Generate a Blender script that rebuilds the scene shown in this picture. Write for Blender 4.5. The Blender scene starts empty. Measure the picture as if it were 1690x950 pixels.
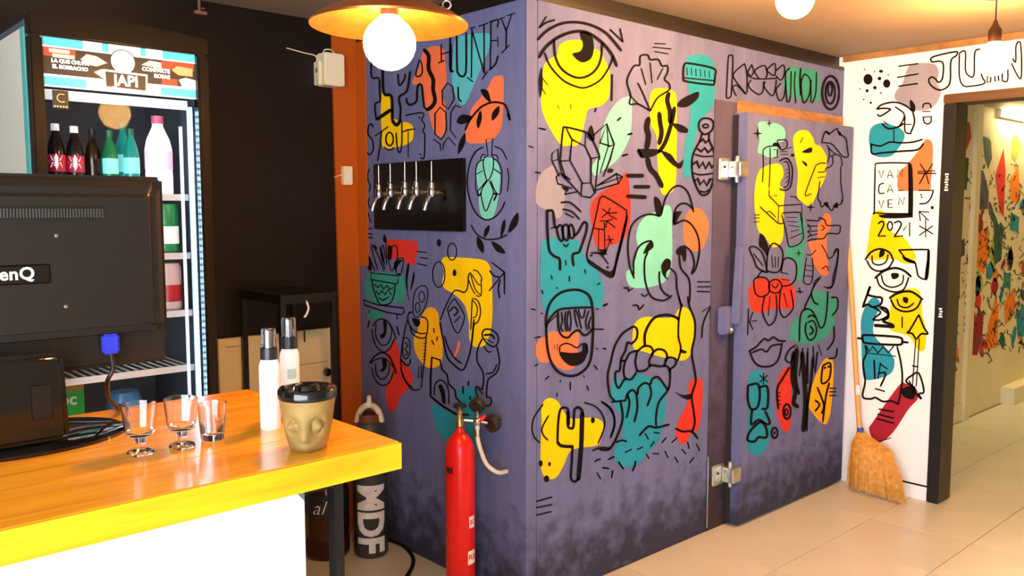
import bpy, bmesh, math, random
from mathutils import Vector, Matrix

# ---------------------------------------------------------------- camera
SC = bpy.context.scene
COL = SC.collection
FPX = 1406.0; PITCH = math.atan(127/1406.0); TH = math.radians(47.62); CH = 1.5
FW = (math.cos(TH), math.sin(TH)); RT = (math.sin(TH), -math.cos(TH))
cam_d = bpy.data.cameras.new('camera'); cam = bpy.data.objects.new('camera', cam_d); COL.objects.link(cam)
cam.location = (0, 0, CH); cam.rotation_euler = (math.pi/2 - PITCH, 0, TH - math.pi/2)
cam_d.sensor_width = 36.0; cam_d.lens = 36.0*FPX/1690.0; cam_d.clip_start = 0.02
SC.camera = cam
# ---------------------------------------------------------------- world: daylight through the open shop front behind the camera
w = bpy.data.worlds.new('daylight'); SC.world = w; w.use_nodes = True
w.node_tree.nodes['Background'].inputs[0].default_value = (0.80, 0.90, 1.0, 1)
w.node_tree.nodes['Background'].inputs[1].default_value = 10.5
vs = SC.view_settings; vs.view_transform = 'Standard'; vs.look = 'None'; vs.exposure = 0.45; vs.gamma = 1.0
vs.use_curve_mapping = False
BULB = (1.0, 0.50, 0.16)

# ---------------------------------------------------------------- geometry of the photograph: pixel -> point on a real plane
def ray(x, y):
    a = (x-845)/FPX; b = (475-y)/FPX
    fw = math.cos(PITCH)+b*math.sin(PITCH); z = -math.sin(PITCH)+b*math.cos(PITCH)
    return (RT[0]*a+FW[0]*fw, RT[1]*a+FW[1]*fw, z)
def onz(x, y, z): d = ray(x, y); t = (z-CH)/d[2]; return Vector((d[0]*t, d[1]*t, z))
def onu(x, y, u): d = ray(x, y); t = u/d[0]; return Vector((u, d[1]*t, CH+d[2]*t))
def onv(x, y, v): d = ray(x, y); t = v/d[1]; return Vector((d[0]*t, v, CH+d[2]*t))
def ond(x, y, D): d = ray(x, y); t = D/(d[0]*FW[0]+d[1]*FW[1]); return Vector((d[0]*t, d[1]*t, CH+d[2]*t))

# ---------------------------------------------------------------- materials
def lin(c): c /= 255.0; return c/12.92 if c <= 0.04045 else ((c+0.055)/1.055)**2.4
def S(r, g, b): return (lin(r), lin(g), lin(b))
MATS = {}
def mat(name, col, rough=0.5, metal=0.0, var=0.0, vscale=20.0, bump=0.0, bscale=60.0, trans=0.0, ior=1.45, emit=None, estr=0.0, coat=0.0, stretch=None, alpha=None, obj_rand=0.0):
    if name in MATS: return MATS[name]
    m = bpy.data.materials.new(name); m.use_nodes = True; MATS[name] = m
    nt = m.node_tree; b = nt.nodes['Principled BSDF']
    b.inputs['Base Color'].default_value = (*col, 1); b.inputs['Roughness'].default_value = rough; b.inputs['Metallic'].default_value = metal
    b.inputs['Transmission Weight'].default_value = trans; b.inputs['IOR'].default_value = ior; b.inputs['Coat Weight'].default_value = coat
    if emit: b.inputs['Emission Color'].default_value = (*emit, 1); b.inputs['Emission Strength'].default_value = estr
    tc = None
    if var or bump:
        tc = nt.nodes.new('ShaderNodeTexCoord'); mp = nt.nodes.new('ShaderNodeMapping')
        nt.links.new(tc.outputs['Object'], mp.inputs[0])
        if stretch: mp.inputs['Scale'].default_value = stretch
    if var:
        n = nt.nodes.new('ShaderNodeTexNoise'); n.inputs['Scale'].default_value = vscale; n.inputs['Detail'].default_value = 5
        nt.links.new(mp.outputs[0], n.inputs['Vector'])
        r = nt.nodes.new('ShaderNodeMapRange'); r.inputs[1].default_value = 0.3; r.inputs[2].default_value = 0.7; r.inputs[3].default_value = 1-var; r.inputs[4].default_value = 1+var*0.6
        nt.links.new(n.outputs[0], r.inputs[0])
        x = nt.nodes.new('ShaderNodeMix'); x.data_type = 'RGBA'; x.blend_type = 'MULTIPLY'; x.inputs[0].default_value = 1
        x.inputs[6].default_value = (*col, 1); nt.links.new(r.outputs[0], x.inputs[7]); nt.links.new(x.outputs[2], b.inputs['Base Color'])
        if obj_rand:
            oi = nt.nodes.new('ShaderNodeObjectInfo'); r2 = nt.nodes.new('ShaderNodeMapRange'); r2.inputs[3].default_value = 1-obj_rand; r2.inputs[4].default_value = 1+obj_rand
            nt.links.new(oi.outputs['Random'], r2.inputs[0]); mm = nt.nodes.new('ShaderNodeMath'); mm.operation = 'MULTIPLY'
            nt.links.new(r.outputs[0], mm.inputs[0]); nt.links.new(r2.outputs[0], mm.inputs[1]); nt.links.new(mm.outputs[0], x.inputs[7])
    if bump:
        n2 = nt.nodes.new('ShaderNodeTexNoise'); n2.inputs['Scale'].default_value = bscale; n2.inputs['Detail'].default_value = 4
        nt.links.new(mp.outputs[0], n2.inputs['Vector']); bp = nt.nodes.new('ShaderNodeBump'); bp.inputs['Strength'].default_value = bump; bp.inputs['Distance'].default_value = 0.004
        nt.links.new(n2.outputs[0], bp.inputs['Height']); nt.links.new(bp.outputs[0], b.inputs['Normal'])
    return m

def painted_wall_mat(name, col, dirt, grime_h=0.22, edge=0.0):
    """painted steel panel with brushed unevenness and splash dirt along its foot"""
    m = bpy.data.materials.new(name); m.use_nodes = True; nt = m.node_tree; b = nt.nodes['Principled BSDF']; L = nt.links
    tc = nt.nodes.new('ShaderNodeTexCoord'); sp = nt.nodes.new('ShaderNodeSeparateXYZ'); L.new(tc.outputs['Object'], sp.inputs[0])
    n = nt.nodes.new('ShaderNodeTexNoise'); n.inputs['Scale'].default_value = 5; n.inputs['Detail'].default_value = 8; n.inputs['Roughness'].default_value = 0.65
    mp = nt.nodes.new('ShaderNodeMapping'); mp.inputs['Scale'].default_value = (2.2, 2.2, 0.6); L.new(tc.outputs['Object'], mp.inputs[0]); L.new(mp.outputs[0], n.inputs['Vector'])
    n2 = nt.nodes.new('ShaderNodeTexNoise'); n2.inputs['Scale'].default_value = 14; n2.inputs['Detail'].default_value = 8; L.new(tc.outputs['Object'], n2.inputs['Vector'])
    hz = nt.nodes.new('ShaderNodeMapRange'); hz.inputs[1].default_value = 0.0; hz.inputs[2].default_value = grime_h*2; hz.inputs[3].default_value = 0.72; hz.inputs[4].default_value = 0.0; L.new(sp.outputs['Z'], hz.inputs[0])
    ad = nt.nodes.new('ShaderNodeMath'); ad.operation = 'ADD'; L.new(hz.outputs[0], ad.inputs[0]); L.new(n2.outputs[0], ad.inputs[1])
    rp = nt.nodes.new('ShaderNodeMapRange'); rp.inputs[1].default_value = 0.62; rp.inputs[2].default_value = 1.12; rp.inputs[3].default_value = 0; rp.inputs[4].default_value = 0.85; L.new(ad.outputs[0], rp.inputs[0])
    vr = nt.nodes.new('ShaderNodeMapRange'); vr.inputs[1].default_value = 0.3; vr.inputs[2].default_value = 0.7; vr.inputs[3].default_value = 0.80; vr.inputs[4].default_value = 1.10; L.new(n.outputs[0], vr.inputs[0])
    x = nt.nodes.new('ShaderNodeMix'); x.data_type = 'RGBA'; x.blend_type = 'MULTIPLY'; x.inputs[0].default_value = 1; x.inputs[6].default_value = (*col, 1); L.new(vr.outputs[0], x.inputs[7])
    y = nt.nodes.new('ShaderNodeMix'); y.data_type = 'RGBA'; L.new(rp.outputs[0], y.inputs[0]); L.new(x.outputs[2], y.inputs[6]); y.inputs[7].default_value = (*dirt, 1)
    L.new(y.outputs[2], b.inputs['Base Color']); b.inputs['Roughness'].default_value = 0.7; b.inputs['Specular IOR Level'].default_value = 0.3
    bp = nt.nodes.new('ShaderNodeBump'); bp.inputs['Strength'].default_value = 0.12; bp.inputs['Distance'].default_value = 0.003; L.new(n2.outputs[0], bp.inputs['Height']); L.new(bp.outputs[0], b.inputs['Normal'])
    return m

def wood_mat(name, c1, c2, rough=0.25, axis=0):
    m = bpy.data.materials.new(name); m.use_nodes = True; nt = m.node_tree; b = nt.nodes['Principled BSDF']; L = nt.links
    tc = nt.nodes.new('ShaderNodeTexCoord'); mp = nt.nodes.new('ShaderNodeMapping'); L.new(tc.outputs['Object'], mp.inputs[0])
    sc = [14, 14, 14]; sc[axis] = 1.3; mp.inputs['Scale'].default_value = sc
    n = nt.nodes.new('ShaderNodeTexNoise'); n.inputs['Scale'].default_value = 1.6; n.inputs['Detail'].default_value = 7; n.inputs['Distortion'].default_value = 1.2; L.new(mp.outputs[0], n.inputs['Vector'])
    r = nt.nodes.new('ShaderNodeValToRGB'); r.color_ramp.elements[0].position = 0.32; r.color_ramp.elements[0].color = (*c2, 1); r.color_ramp.elements[1].position = 0.62; r.color_ramp.elements[1].color = (*c1, 1)
    L.new(n.outputs[0], r.inputs[0]); L.new(r.outputs[0], b.inputs['Base Color']); b.inputs['Roughness'].default_value = rough; b.inputs['Coat Weight'].default_value = 0.3; b.inputs['Coat Roughness'].default_value = 0.12
    return m

# ---------------------------------------------------------------- mesh helpers
class MB:
    def __init__(s): s.v = []; s.f = []
    def add(s, vs, fs):
        o = len(s.v); s.v += [tuple(p) for p in vs]; s.f += [tuple(i+o for i in f) for f in fs]; return s
    def box(s, a, b, M=None):
        x0, y0, z0 = a; x1, y1, z1 = b
        vs = [(x0,y0,z0),(x1,y0,z0),(x1,y1,z0),(x0,y1,z0),(x0,y0,z1),(x1,y0,z1),(x1,y1,z1),(x0,y1,z1)]
        if M: vs = [M @ Vector(p) for p in vs]
        return s.add(vs, [(0,3,2,1),(4,5,6,7),(0,1,5,4),(1,2,6,5),(2,3,7,6),(3,0,4,7)])
    def lathe(s, prof, c=(0,0,0), n=24, M=None, cap=True):
        vs = []; fs = []
        for r, z in prof:
            for k in range(n):
                a = 2*math.pi*k/n; vs.append((c[0]+r*math.cos(a), c[1]+r*math.sin(a), c[2]+z))
        m = len(prof)
        for i in range(m-1):
            for k in range(n):
                k2 = (k+1) % n; fs.append((i*n+k, i*n+k2, (i+1)*n+k2, (i+1)*n+k))
        if cap:
            if prof[0][0] > 1e-6: fs.append(tuple(range(n-1, -1, -1)))
            if prof[-1][0] > 1e-6: fs.append(tuple((m-1)*n+k for k in range(n)))
        if M: vs = [M @ Vector(p) for p in vs]
        return s.add(vs, fs)
    def tube(s, pts, r, n=8, smooth=True):
        pts = [Vector(p) for p in pts]
        if smooth and len(pts) > 2: pts = crom3(pts, 6)
        rs = r if isinstance(r, (list, tuple)) else [r]*len(pts)
        if len(rs) != len(pts): rs = [rs[0]+(rs[-1]-rs[0])*i/(len(pts)-1) for i in range(len(pts))]
        vs = []; fs = []; up = None
        for i, p in enumerate(pts):
            t = (pts[min(i+1, len(pts)-1)]-pts[max(i-1, 0)]).normalized()
            if up is None: up = Vector((0,0,1)) if abs(t.z) < 0.9 else Vector((1,0,0))
            a = t.cross(up).normalized(); up = a.cross(t).normalized()
            for k in range(n):
                q = 2*math.pi*k/n; vs.append(p+rs[i]*(math.cos(q)*a+math.sin(q)*up))
        for i in range(len(pts)-1):
            for k in range(n):
                k2 = (k+1) % n; fs.append((i*n+k, (i+1)*n+k, (i+1)*n+k2, i*n+k2))
        fs.append(tuple(range(n))); fs.append(tuple((len(pts)-1)*n+k for k in range(n-1, -1, -1)))
        return s.add(vs, fs)
    def ball(s, c, r, n=16, sz=1.0):
        prof = [(r*math.sin(math.pi*i/n)+1e-7*(i in (0, n)), -r*sz*math.cos(math.pi*i/n)) for i in range(n+1)]
        return s.lathe(prof, c, n*2 if n < 16 else 28, cap=False)
    def prism(s, poly, axis, a, b):
        """2D polygon extruded along axis (0,1,2) from a to b; poly in the two other coordinates, in order"""
        n = len(poly); vs = []
        for t in (a, b):
            for p in poly:
                q = [p[0], p[1]]; q.insert(axis, t); vs.append(q)
        fs = [tuple(range(n)), tuple(range(2*n-1, n-1, -1))]+[(i, n+i, n+(i+1) % n, (i+1) % n) for i in range(n)]
        return s.add(vs, fs)
    def build(s, name, m, parent=None, smooth=0, bevel=0, seg=2, loc=None):
        me = bpy.data.meshes.new(name); me.from_pydata(s.v, [], s.f)
        if bevel or True:
            bm = bmesh.new(); bm.from_mesh(me)
            bmesh.ops.recalc_face_normals(bm, faces=bm.faces)
            if bevel: bmesh.ops.bevel(bm, geom=[e for e in bm.edges if len(e.link_faces) == 2 and e.calc_face_angle(0) > 0.5], offset=bevel, segments=seg, affect='EDGES', clamp_overlap=True)
            bm.to_mesh(me); bm.free()
        if smooth:
            me.shade_smooth(); me.set_sharp_from_angle(angle=math.radians(smooth))
        me.materials.append(m)
        o = bpy.data.objects.new(name, me); COL.objects.link(o)
        if parent is not None: o.parent = parent; 
        if loc is not None: o.location = loc
        return o
def crom3(pts, n):
    out = []
    for i in range(len(pts)-1):
        p0, p1, p2, p3 = pts[max(i-1, 0)], pts[i], pts[i+1], pts[min(i+2, len(pts)-1)]
        for k in range(n):
            t = k/n; out.append(0.5*((2*p1)+(p2-p0)*t+(2*p0-5*p1+4*p2-p3)*t*t+(3*p1-p0-3*p2+p3)*t*t*t))
    out.append(pts[-1]); return out
def tag(o, label=None, cat=None, group=None, kind=None):
    if label: o['label'] = label
    if cat: o['category'] = cat
    if group: o['group'] = group
    if kind: o['kind'] = kind
    return o
def thing(name, loc, label, cat, group=None, rz=0):
    o = bpy.data.objects.new(name, None); COL.objects.link(o); o.location = loc; o.rotation_euler = (0, 0, rz); o.empty_display_size = 0.05
    return tag(o, label, cat, group)
def copy_tree(o, parent=None):
    c = o.copy(); COL.objects.link(c); c.parent = parent
    for ch in list(o.children): copy_tree(ch, c)
    return c
_fonts = {}
def text_mesh(txt, size, extrude=0.0, bold=0.0, spacing=1.0, align='CENTER'):
    cu = bpy.data.curves.new('lettering', 'FONT'); cu.body = txt; cu.size = size; cu.extrude = extrude; cu.offset = bold; cu.align_x = align; cu.align_y = 'CENTER'; cu.space_character = spacing; cu.resolution_u = 3
    o = bpy.data.objects.new('lettering', cu); COL.objects.link(o); bpy.context.view_layer.update()
    me = bpy.data.meshes.new_from_object(o.evaluated_get(bpy.context.evaluated_depsgraph_get()))
    bpy.data.objects.remove(o); bpy.data.curves.remove(cu)
    return me
def text_obj(name, txt, size, M, m, parent=None, extrude=0.0004, bold=0.0, spacing=1.0, warp=None, align='CENTER', sx=1.0, cut=0):
    me = text_mesh(txt, size, extrude, bold, spacing, align)
    if cut:
        bm = bmesh.new(); bm.from_mesh(me)
        for ax, nv in ((0, (1,0,0)), (1, (0,1,0))):
            lo = min(v.co[ax] for v in bm.verts); hi = max(v.co[ax] for v in bm.verts); k = int((hi-lo)/cut)
            for i in range(1, k+1):
                co = [0,0,0]; co[ax] = lo+i*cut
                bmesh.ops.bisect_plane(bm, geom=bm.verts[:]+bm.edges[:]+bm.faces[:], plane_co=co, plane_no=nv)
        bm.to_mesh(me); bm.free()
    for v in me.vertices:
        c = v.co.copy(); c.x *= sx
        v.co = warp(c) if warp else M @ c
    me.materials.clear(); me.materials.append(m); me.name = name
    o = bpy.data.objects.new(name, me); COL.objects.link(o)
    if parent is not None: o.parent = parent
    return o
def frame(org, xa, ya):
    xa = Vector(xa).normalized(); ya = Vector(ya).normalized(); za = xa.cross(ya)
    M = Matrix((xa, ya, za)).transposed().to_4x4(); M.translation = Vector(org); return M
FACE_V = lambda o: frame(o, (1,0,0), (0,0,1))     # upright print on a surface that faces -Y
FACE_U = lambda o: frame(o, (0,-1,0), (0,0,1))    # upright print on a surface that faces -X

# ---------------------------------------------------------------- painted drawings: traced as shapes and brush lines on a wall plane
def crom2(p, closed, n=6):
    out = []; N = len(p); rng = N if closed else N-1
    for i in range(rng):
        g = (lambda k: p[k % N]) if closed else (lambda k: p[max(0, min(N-1, k))])
        a, b, c, d = g(i-1), g(i), g(i+1), g(i+2)
        for k in range(n):
            t = k/n
            out.append(tuple(0.5*((2*b[j])+(c[j]-a[j])*t+(2*a[j]-5*b[j]+4*c[j]-d[j])*t*t+(3*b[j]-a[j]-3*c[j]+d[j])*t*t*t) for j in (0, 1)))
    if not closed: out.append(p[-1])
    return out
def ribbon(mb, pts, w, proj):
    n = len(pts)
    if n < 2: return
    vs = []; fs = []
    def nrm(i):
        a = pts[max(0, i-1)]; b = pts[min(n-1, i+1)]; dx, dy = b[0]-a[0], b[1]-a[1]; l = math.hypot(dx, dy) or 1; return -dy/l, dx/l
    for i in range(n):
        nx, ny = nrm(i); h = w/2*(0.72 if i in (0, n-1) else 1)
        vs += [(pts[i][0]+nx*h, pts[i][1]+ny*h), (pts[i][0]-nx*h, pts[i][1]-ny*h)]
    for i in range(n-1): fs.append((2*i, 2*i+1, 2*i+3, 2*i+2))
    mb.add([proj(*v) for v in vs], fs)
    for e, q in ((0, 1), (n-1, n-2)):                     # round brush ends
        dx, dy = pts[e][0]-pts[q][0], pts[e][1]-pts[q][1]; l = math.hypot(dx, dy) or 1; a0 = math.atan2(dy, dx); h = w/2*0.72
        fan = [(pts[e][0]+h*math.cos(a0-math.pi/2+math.pi*k/5), pts[e][1]+h*math.sin(a0-math.pi/2+math.pi*k/5)) for k in range(6)]
        mb.add([proj(*v) for v in fan], [tuple(range(6))])
INK = mat('mural_black_paint', S(18, 12, 14), 0.85); INK.node_tree.nodes['Principled BSDF'].inputs['Specular IOR Level'].default_value = 0.15
PAINT = {}
def paint(c):
    if c not in PAINT:
        PAINT[c] = mat('mural_paint_%s' % c, COLS[c], 0.8, var=0.08, vscale=9); PAINT[c].node_tree.nodes['Principled BSDF'].inputs['Specular IOR Level'].default_value = 0.2
    return PAINT[c]
COLS = dict(aqua=S(84,182,190), yellow=S(246,202,0), amber=S(244,176,20), teal=S(38,142,164), mint=S(116,200,182), red=S(216,54,42), coral=S(240,116,70), grey=S(140,138,152), wine=S(160,34,50),
            green=S(58,148,132), slate=S(88,88,100), olive=S(70,92,80), lime=S(170,180,80), orange=S(240,130,30), rust=S(170,80,60), forest=S(50,100,80))
def mural(parent, plane, val, text, off=1, ks=1.3):
    """text: lines 'C x0 y0 s' set the crop; '# name' starts a drawing; 'b colour pts' patch, 'f pts' black fill, 's w pts' brush line, 'l w pts' straight line, 'e w cx cy rx ry' ring, 'd cx cy rx ry' dot, 'x cx cy r' star, 'F colour pts' sharp colour fill"""
    P = {'u': lambda x, y, e: onu(x, y, val-e), 'v': lambda x, y, e: onv(x, y, val-e)}[plane]
    ox = oy = 0.0; sc = 1.0; name = 'painted_drawing'; ink = None; layer = [0]
    def flush():
        nonlocal ink
        if ink and ink.f: raw(ink, name, INK, parent)
        ink = MB()
    def raw(mb, nm, m, par):
        me = bpy.data.meshes.new(nm); me.from_pydata(mb.v, [], mb.f); me.materials.append(m)
        o = bpy.data.objects.new(nm, me); COL.objects.link(o); o.parent = par; return o
    flush()
    for ln in text.strip().splitlines():
        t = ln.split()
        if not t: continue
        c = t[0]
        if c == 'C': ox, oy, sc = float(t[1]), float(t[2]), float(t[3]); continue
        if c == '#': flush(); name = 'painted_'+t[1]; continue
        im = lambda p: (ox+p[0]/sc, oy+p[1]/sc)
        pts = [im(tuple(float(q) for q in k.split(','))) for k in t if ',' in k]
        pj = lambda x, y: P(x, y, 0.0026*off)
        if c == 'b' or c == 'F':
            layer[0] += 1; e = 0.0008+0.00006*layer[0]
            q = crom2(pts, True) if c == 'b' else pts
            raw(MB().add([P(x, y, e) for x, y in q], [tuple(range(len(q)))]), 'paint_patch', paint(t[1]), parent)
        elif c == 'f':
            q = crom2(pts, True, 4); ink.add([pj(*k) for k in q], [tuple(range(len(q)))])
        elif c == 's': ribbon(ink, crom2(pts, False) if len(pts) > 2 else pts, max(float(t[1])*ks/sc, 1.1), pj)
        elif c == 'o':
            ribbon_col = MB(); ribbon(ribbon_col, crom2(pts, False), float(t[2])/sc, lambda x, y: P(x, y, 0.002)); raw(ribbon_col, 'paint_patch', paint(t[1]), parent)
        elif c == 'l': ribbon(ink, pts, max(float(t[1])*ks/sc, 1.1), pj)
        elif c in 'ed':
            k0 = 2 if c == 'e' else 1; cx, cy, rx = (float(q) for q in t[k0:k0+3]); ry = float(t[k0+3]) if len(t) > k0+3 else rx
            q = [im((cx+rx*math.cos(a*math.pi/12), cy+ry*math.sin(a*math.pi/12))) for a in range(25)]
            if c == 'e': ribbon(ink, q, max(float(t[1])*ks/sc, 1.1), pj)
            else: ink.add([pj(*k) for k in q[:-1]], [tuple(range(24))])
        elif c == 'x':
            cx, cy, r = (float(q) for q in t[1:4]); q = [im((cx+(r if k % 2 == 0 else r*0.22)*math.cos(k*math.pi/4), cy+(r*1.3 if k % 2 == 0 else r*0.28)*math.sin(k*math.pi/4))) for k in range(8)]
            ink.add([pj(*k) for k in q], [tuple(range(8))])
    flush()
# ================================================================ STRUCTURE
UB, VB, VD, UW, VW, ZC, ZB = 2.13, 2.26, 2.18, 4.50, 3.39, 2.33, 2.255   # tap face, mural face, door face, white wall, dark wall, ceiling, cold-room top
def structure(o, label, cat): return tag(o, label, cat, kind='structure')
M_GROUT = mat('floor_grout', S(150,132,108), 0.8)
M_TILE = mat('cream_floor_tile', S(206,203,188), 0.32, var=0.06, vscale=3.5, obj_rand=0.035)
M_DARK = mat('dark_brown_wall_paint', S(26,17,12), 0.4, var=0.25, vscale=2.5, bump=0.1)
M_CEIL = mat('brown_ceiling_paint', S(150,130,106), 0.7, var=0.08, vscale=1.5)
M_WHITE = mat('white_wall_paint', S(236,236,238), 0.5, var=0.02, vscale=6)
M_CORR = mat('corridor_cream_paint', S(226,214,170), 0.6, var=0.06, vscale=3)
M_BLUE = painted_wall_mat('lilac_blue_panel_paint', S(105,109,150), S(34,32,38))
M_ORANGE = mat('orange_trim_paint', S(196,92,14), 0.5, var=0.15, vscale=4, stretch=(1,1,0.3))
M_BLACK = mat('black_metal_paint', S(22,21,22), 0.35)

floor = MB().box((-1.9,-2.1,-0.06), (9.2,3.5,-0.004)).build('floor', M_GROUT)
structure(floor, 'cream square tiled floor running from the bar into the corridor', 'floor')
TS = 0.45
tile_mesh = None
for i in range(-11, 14):
    for j in range(-9, 4):
        u0 = 3.15+TS*i; v0 = 1.81+TS*j
        if u0 < -1.8 or u0 > 8.6 or v0 < -2.1: continue
        if v0 >= 2.25 and u0 >= 2.1: continue
        if u0 > 4.6 and v0 < 0.0: continue
        if u0 < 1.1 and v0 < 0.6: continue
        if tile_mesh is None:
            o = MB().box((0.0015,0.0015,-0.008), (TS-0.0015,TS-0.0015,0.0)).build('tile', M_TILE, floor, bevel=0.0012, seg=1); tile_mesh = o.data
        else:
            o = bpy.data.objects.new('tile', tile_mesh); COL.objects.link(o); o.parent = floor
        o.location = (u0, v0, 0)
plain = MB().box((-1.9,-2.1,-0.004), (1.12,0.44,-0.0005)).build('floor_patch', M_TILE, floor)

ceil = MB().box((-1.9,-2.1,ZC), (UW+0.12,3.5,ZC+0.08)).build('ceiling', M_CEIL)
structure(ceil, 'low dark brown painted ceiling over the bar', 'ceiling')
wb = MB().box((-1.9,VW,0), (UB+0.02,VW+0.1,ZC)).build('wall_back', M_DARK)
structure(wb, 'dark brown wall behind the fridge and metal stand', 'wall')
wl = MB().box((-1.9,0.9,0), (-1.8,VW,ZC)).build('wall_left', M_DARK)  # unseen wall, cut short so daylight reaches the tap wall
structure(wl, 'dark side wall at the left end of the bar', 'wall')
wf = MB().box((-1.1,-2.1,0), (UW+0.12,-2.0,ZC)).build('wall_daylight_block', mat('warm_grey_paint', S(150,132,112), 0.6))  # unseen wall added to keep daylight off the mural face
structure(wf, 'added warm grey wall behind the viewer holding back daylight', 'wall')
# cold room: tap face and mural face, meeting at the corner
wt = MB().box((UB,VB,0), (UB+0.06,VW+0.1,ZB)).build('wall_tap_side', M_BLUE, bevel=0.004)
structure(wt, 'lilac blue cold-room wall with beer taps and hop drawings', 'wall')
wm = MB().box((UB+0.06,VB,0), (UW,VB+0.06,ZB)).build('wall_mural_side', M_BLUE)
structure(wm, 'lilac blue cold-room wall with big eye and wave mural', 'wall')
MB().box((UB,VB-0.0025,0.0), (UB+0.035,VB,ZB)).build('corner_strip', M_BLUE, wm)
wr_top = MB().box((UB,VB,ZB), (UW,VW,ZB+0.02)).build('roof_panel', M_DARK, wm)
MB().box((UB+0.03,VB+0.03,ZB+0.02), (UW,VB+0.08,ZC)).build('gap_shade_strip', M_DARK, wm)  # dark sheet standing in for the shade in the ceiling gap
MB().box((UB+0.03,VB+0.08,ZB), (UB+0.08,VW,ZC)).build('gap_shade_strip', M_DARK, wt)  # same stand-in for the gap shade, on the tap side
# door frame strip beside the cold-room door
u_f0 = onv(1172, 500, VB).x; u_f1 = onv(1199, 500, VB).x
M_FRAME = painted_wall_mat('door_surround_paint', S(84,76,100), S(48,34,24), 0.5)
MB().box((u_f0,VB-0.006,0), (3.47,VB,2.0)).build('door_surround', M_FRAME, wm, bevel=0.002)
MB().box((u_f0-0.004,VB-0.009,0.02), (u_f0+0.003,VB-0.005,0.36)).build('metal_edge_strip', mat('bare_steel', S(190,195,200), 0.3, 0.9), wm)
MB().box((3.47,VB-0.004,1.95), (UW,VB,2.01)).build('rusty_door_head', mat('rusty_orange_stain', S(160,116,74), 0.7, var=0.4, vscale=9, stretch=(1,1,3)), wm)
# white wall with the corridor doorway
VJ = 1.725; VO = 0.80; ZD = 2.03
wr = MB().box((UW,VJ,0), (UW+0.12,VW+0.1,ZC)).box((UW,VO,ZD+0.04), (UW+0.12,VJ,ZC)).box((UW,-2.1,0), (UW+0.12,VO,ZC)).build('wall_right', M_WHITE)
structure(wr, 'white wall with black line drawings beside the corridor doorway', 'wall')
t = MB().box((UW-0.02,-2.1,2.30), (UW,VB,ZC)).build('trim_2', mat('brown_cornice', S(150,110,60), 0.6, var=0.3, vscale=14)); structure(t, 'thin brown cornice along the top of the white wall', 'trim')
b = MB().box((UW-0.006,VJ,0.0), (UW,VD-0.02,0.072)).build('baseboard_right', mat('white_baseboard', S(232,234,238), 0.4)); structure(b, 'white skirting board under the white drawn wall', 'baseboard')
MB().box((UW-0.0075,VJ,0.072), (UW,VD-0.02,0.079)).build('black_joint', INK, b)  # black groove line along the top of the skirting
d2 = thing('door_2', (UW,VJ,0), 'black metal frame around the corridor opening', 'door frame'); d2['kind'] = 'structure'
o = MB().box((-0.02,-0.055,0), (0.14,0.004,ZD)).build('jamb', M_BLACK, d2, bevel=0.004)
o2 = MB().box((-0.02,VO-VJ,0), (0.14,VO-VJ+0.05,ZD)).build('jamb', M_BLACK, d2, bevel=0.004)
MB().box((-0.025,VO-VJ,ZD), (0.14,0.004,ZD+0.045)).build('header', mat('brown_wood_header', S(84,54,30), 0.5, var=0.3, vscale=5, stretch=(5,0.6,5)), d2, bevel=0.004)
stk = MB()
for z0, n in ((1.60, 7), (0.965, 4)):
    for k in range(n): stk.box((-0.0212,-0.036+0.003*(k % 2),z0+k*0.013), (-0.0202,-0.018-0.002*(k % 3),z0+k*0.013+0.008))
stk.build('white_sticker', mat('white_sticker', S(235,235,235), 0.5), o)
# orange post in the corner
t = MB().prism([(onv(556,200,VW).x, 0), (UB-0.001, 0), (UB-0.001, ZC), (onv(548,200,VW).x, ZC)], 1, VW-0.012, VW-0.0005).build('trim_1', M_ORANGE); structure(t, 'orange painted strip between dark wall and tap wall', 'trim')
tag(MB().box((UB-0.006,3.30,1.25), (UB-0.0005,VW-0.013,ZB)).build('side_strip', M_ORANGE, t))
# corridor beyond the doorway
VC = 2.275
cw = MB().box((UW+0.12,VC,0), (9.2,VC+0.1,2.75)).build('wall_corridor_left', M_CORR); structure(cw, 'cream corridor wall covered with small coloured drawings', 'wall')
MB().box((6.44,VC-0.03,0), (6.53,VC,2.75)).build('pilaster', M_CORR, cw)
cr = MB().box((UW+0.12,-0.1,0), (9.2,0.0,2.75)).build('wall_corridor_right', M_CORR); structure(cr, 'plain cream wall on the far side of the corridor', 'wall')
ce = MB().box((9.2,-0.1,0), (9.3,VC+0.1,2.75)).build('wall_corridor_end', M_CORR); structure(ce, 'cream wall closing the end of the corridor', 'wall')
cc = MB().box((UW+0.12,-0.1,2.24), (9.3,VC+0.1,2.32)).build('ceiling_corridor', mat('grey_ceiling', S(150,146,136), 0.7)); structure(cc, 'grey corridor ceiling seen through the doorway', 'ceiling')
bb = MB().box((UW+0.2,VC-0.012,0), (6.44,VC,0.13)).box((7.25,VC-0.1,0), (8.6,VC,0.13)).build('baseboard_corridor', mat('cream_plinth', S(222,214,180), 0.5)); structure(bb, 'cream skirting and low plinth along the corridor wall', 'baseboard')

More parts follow.
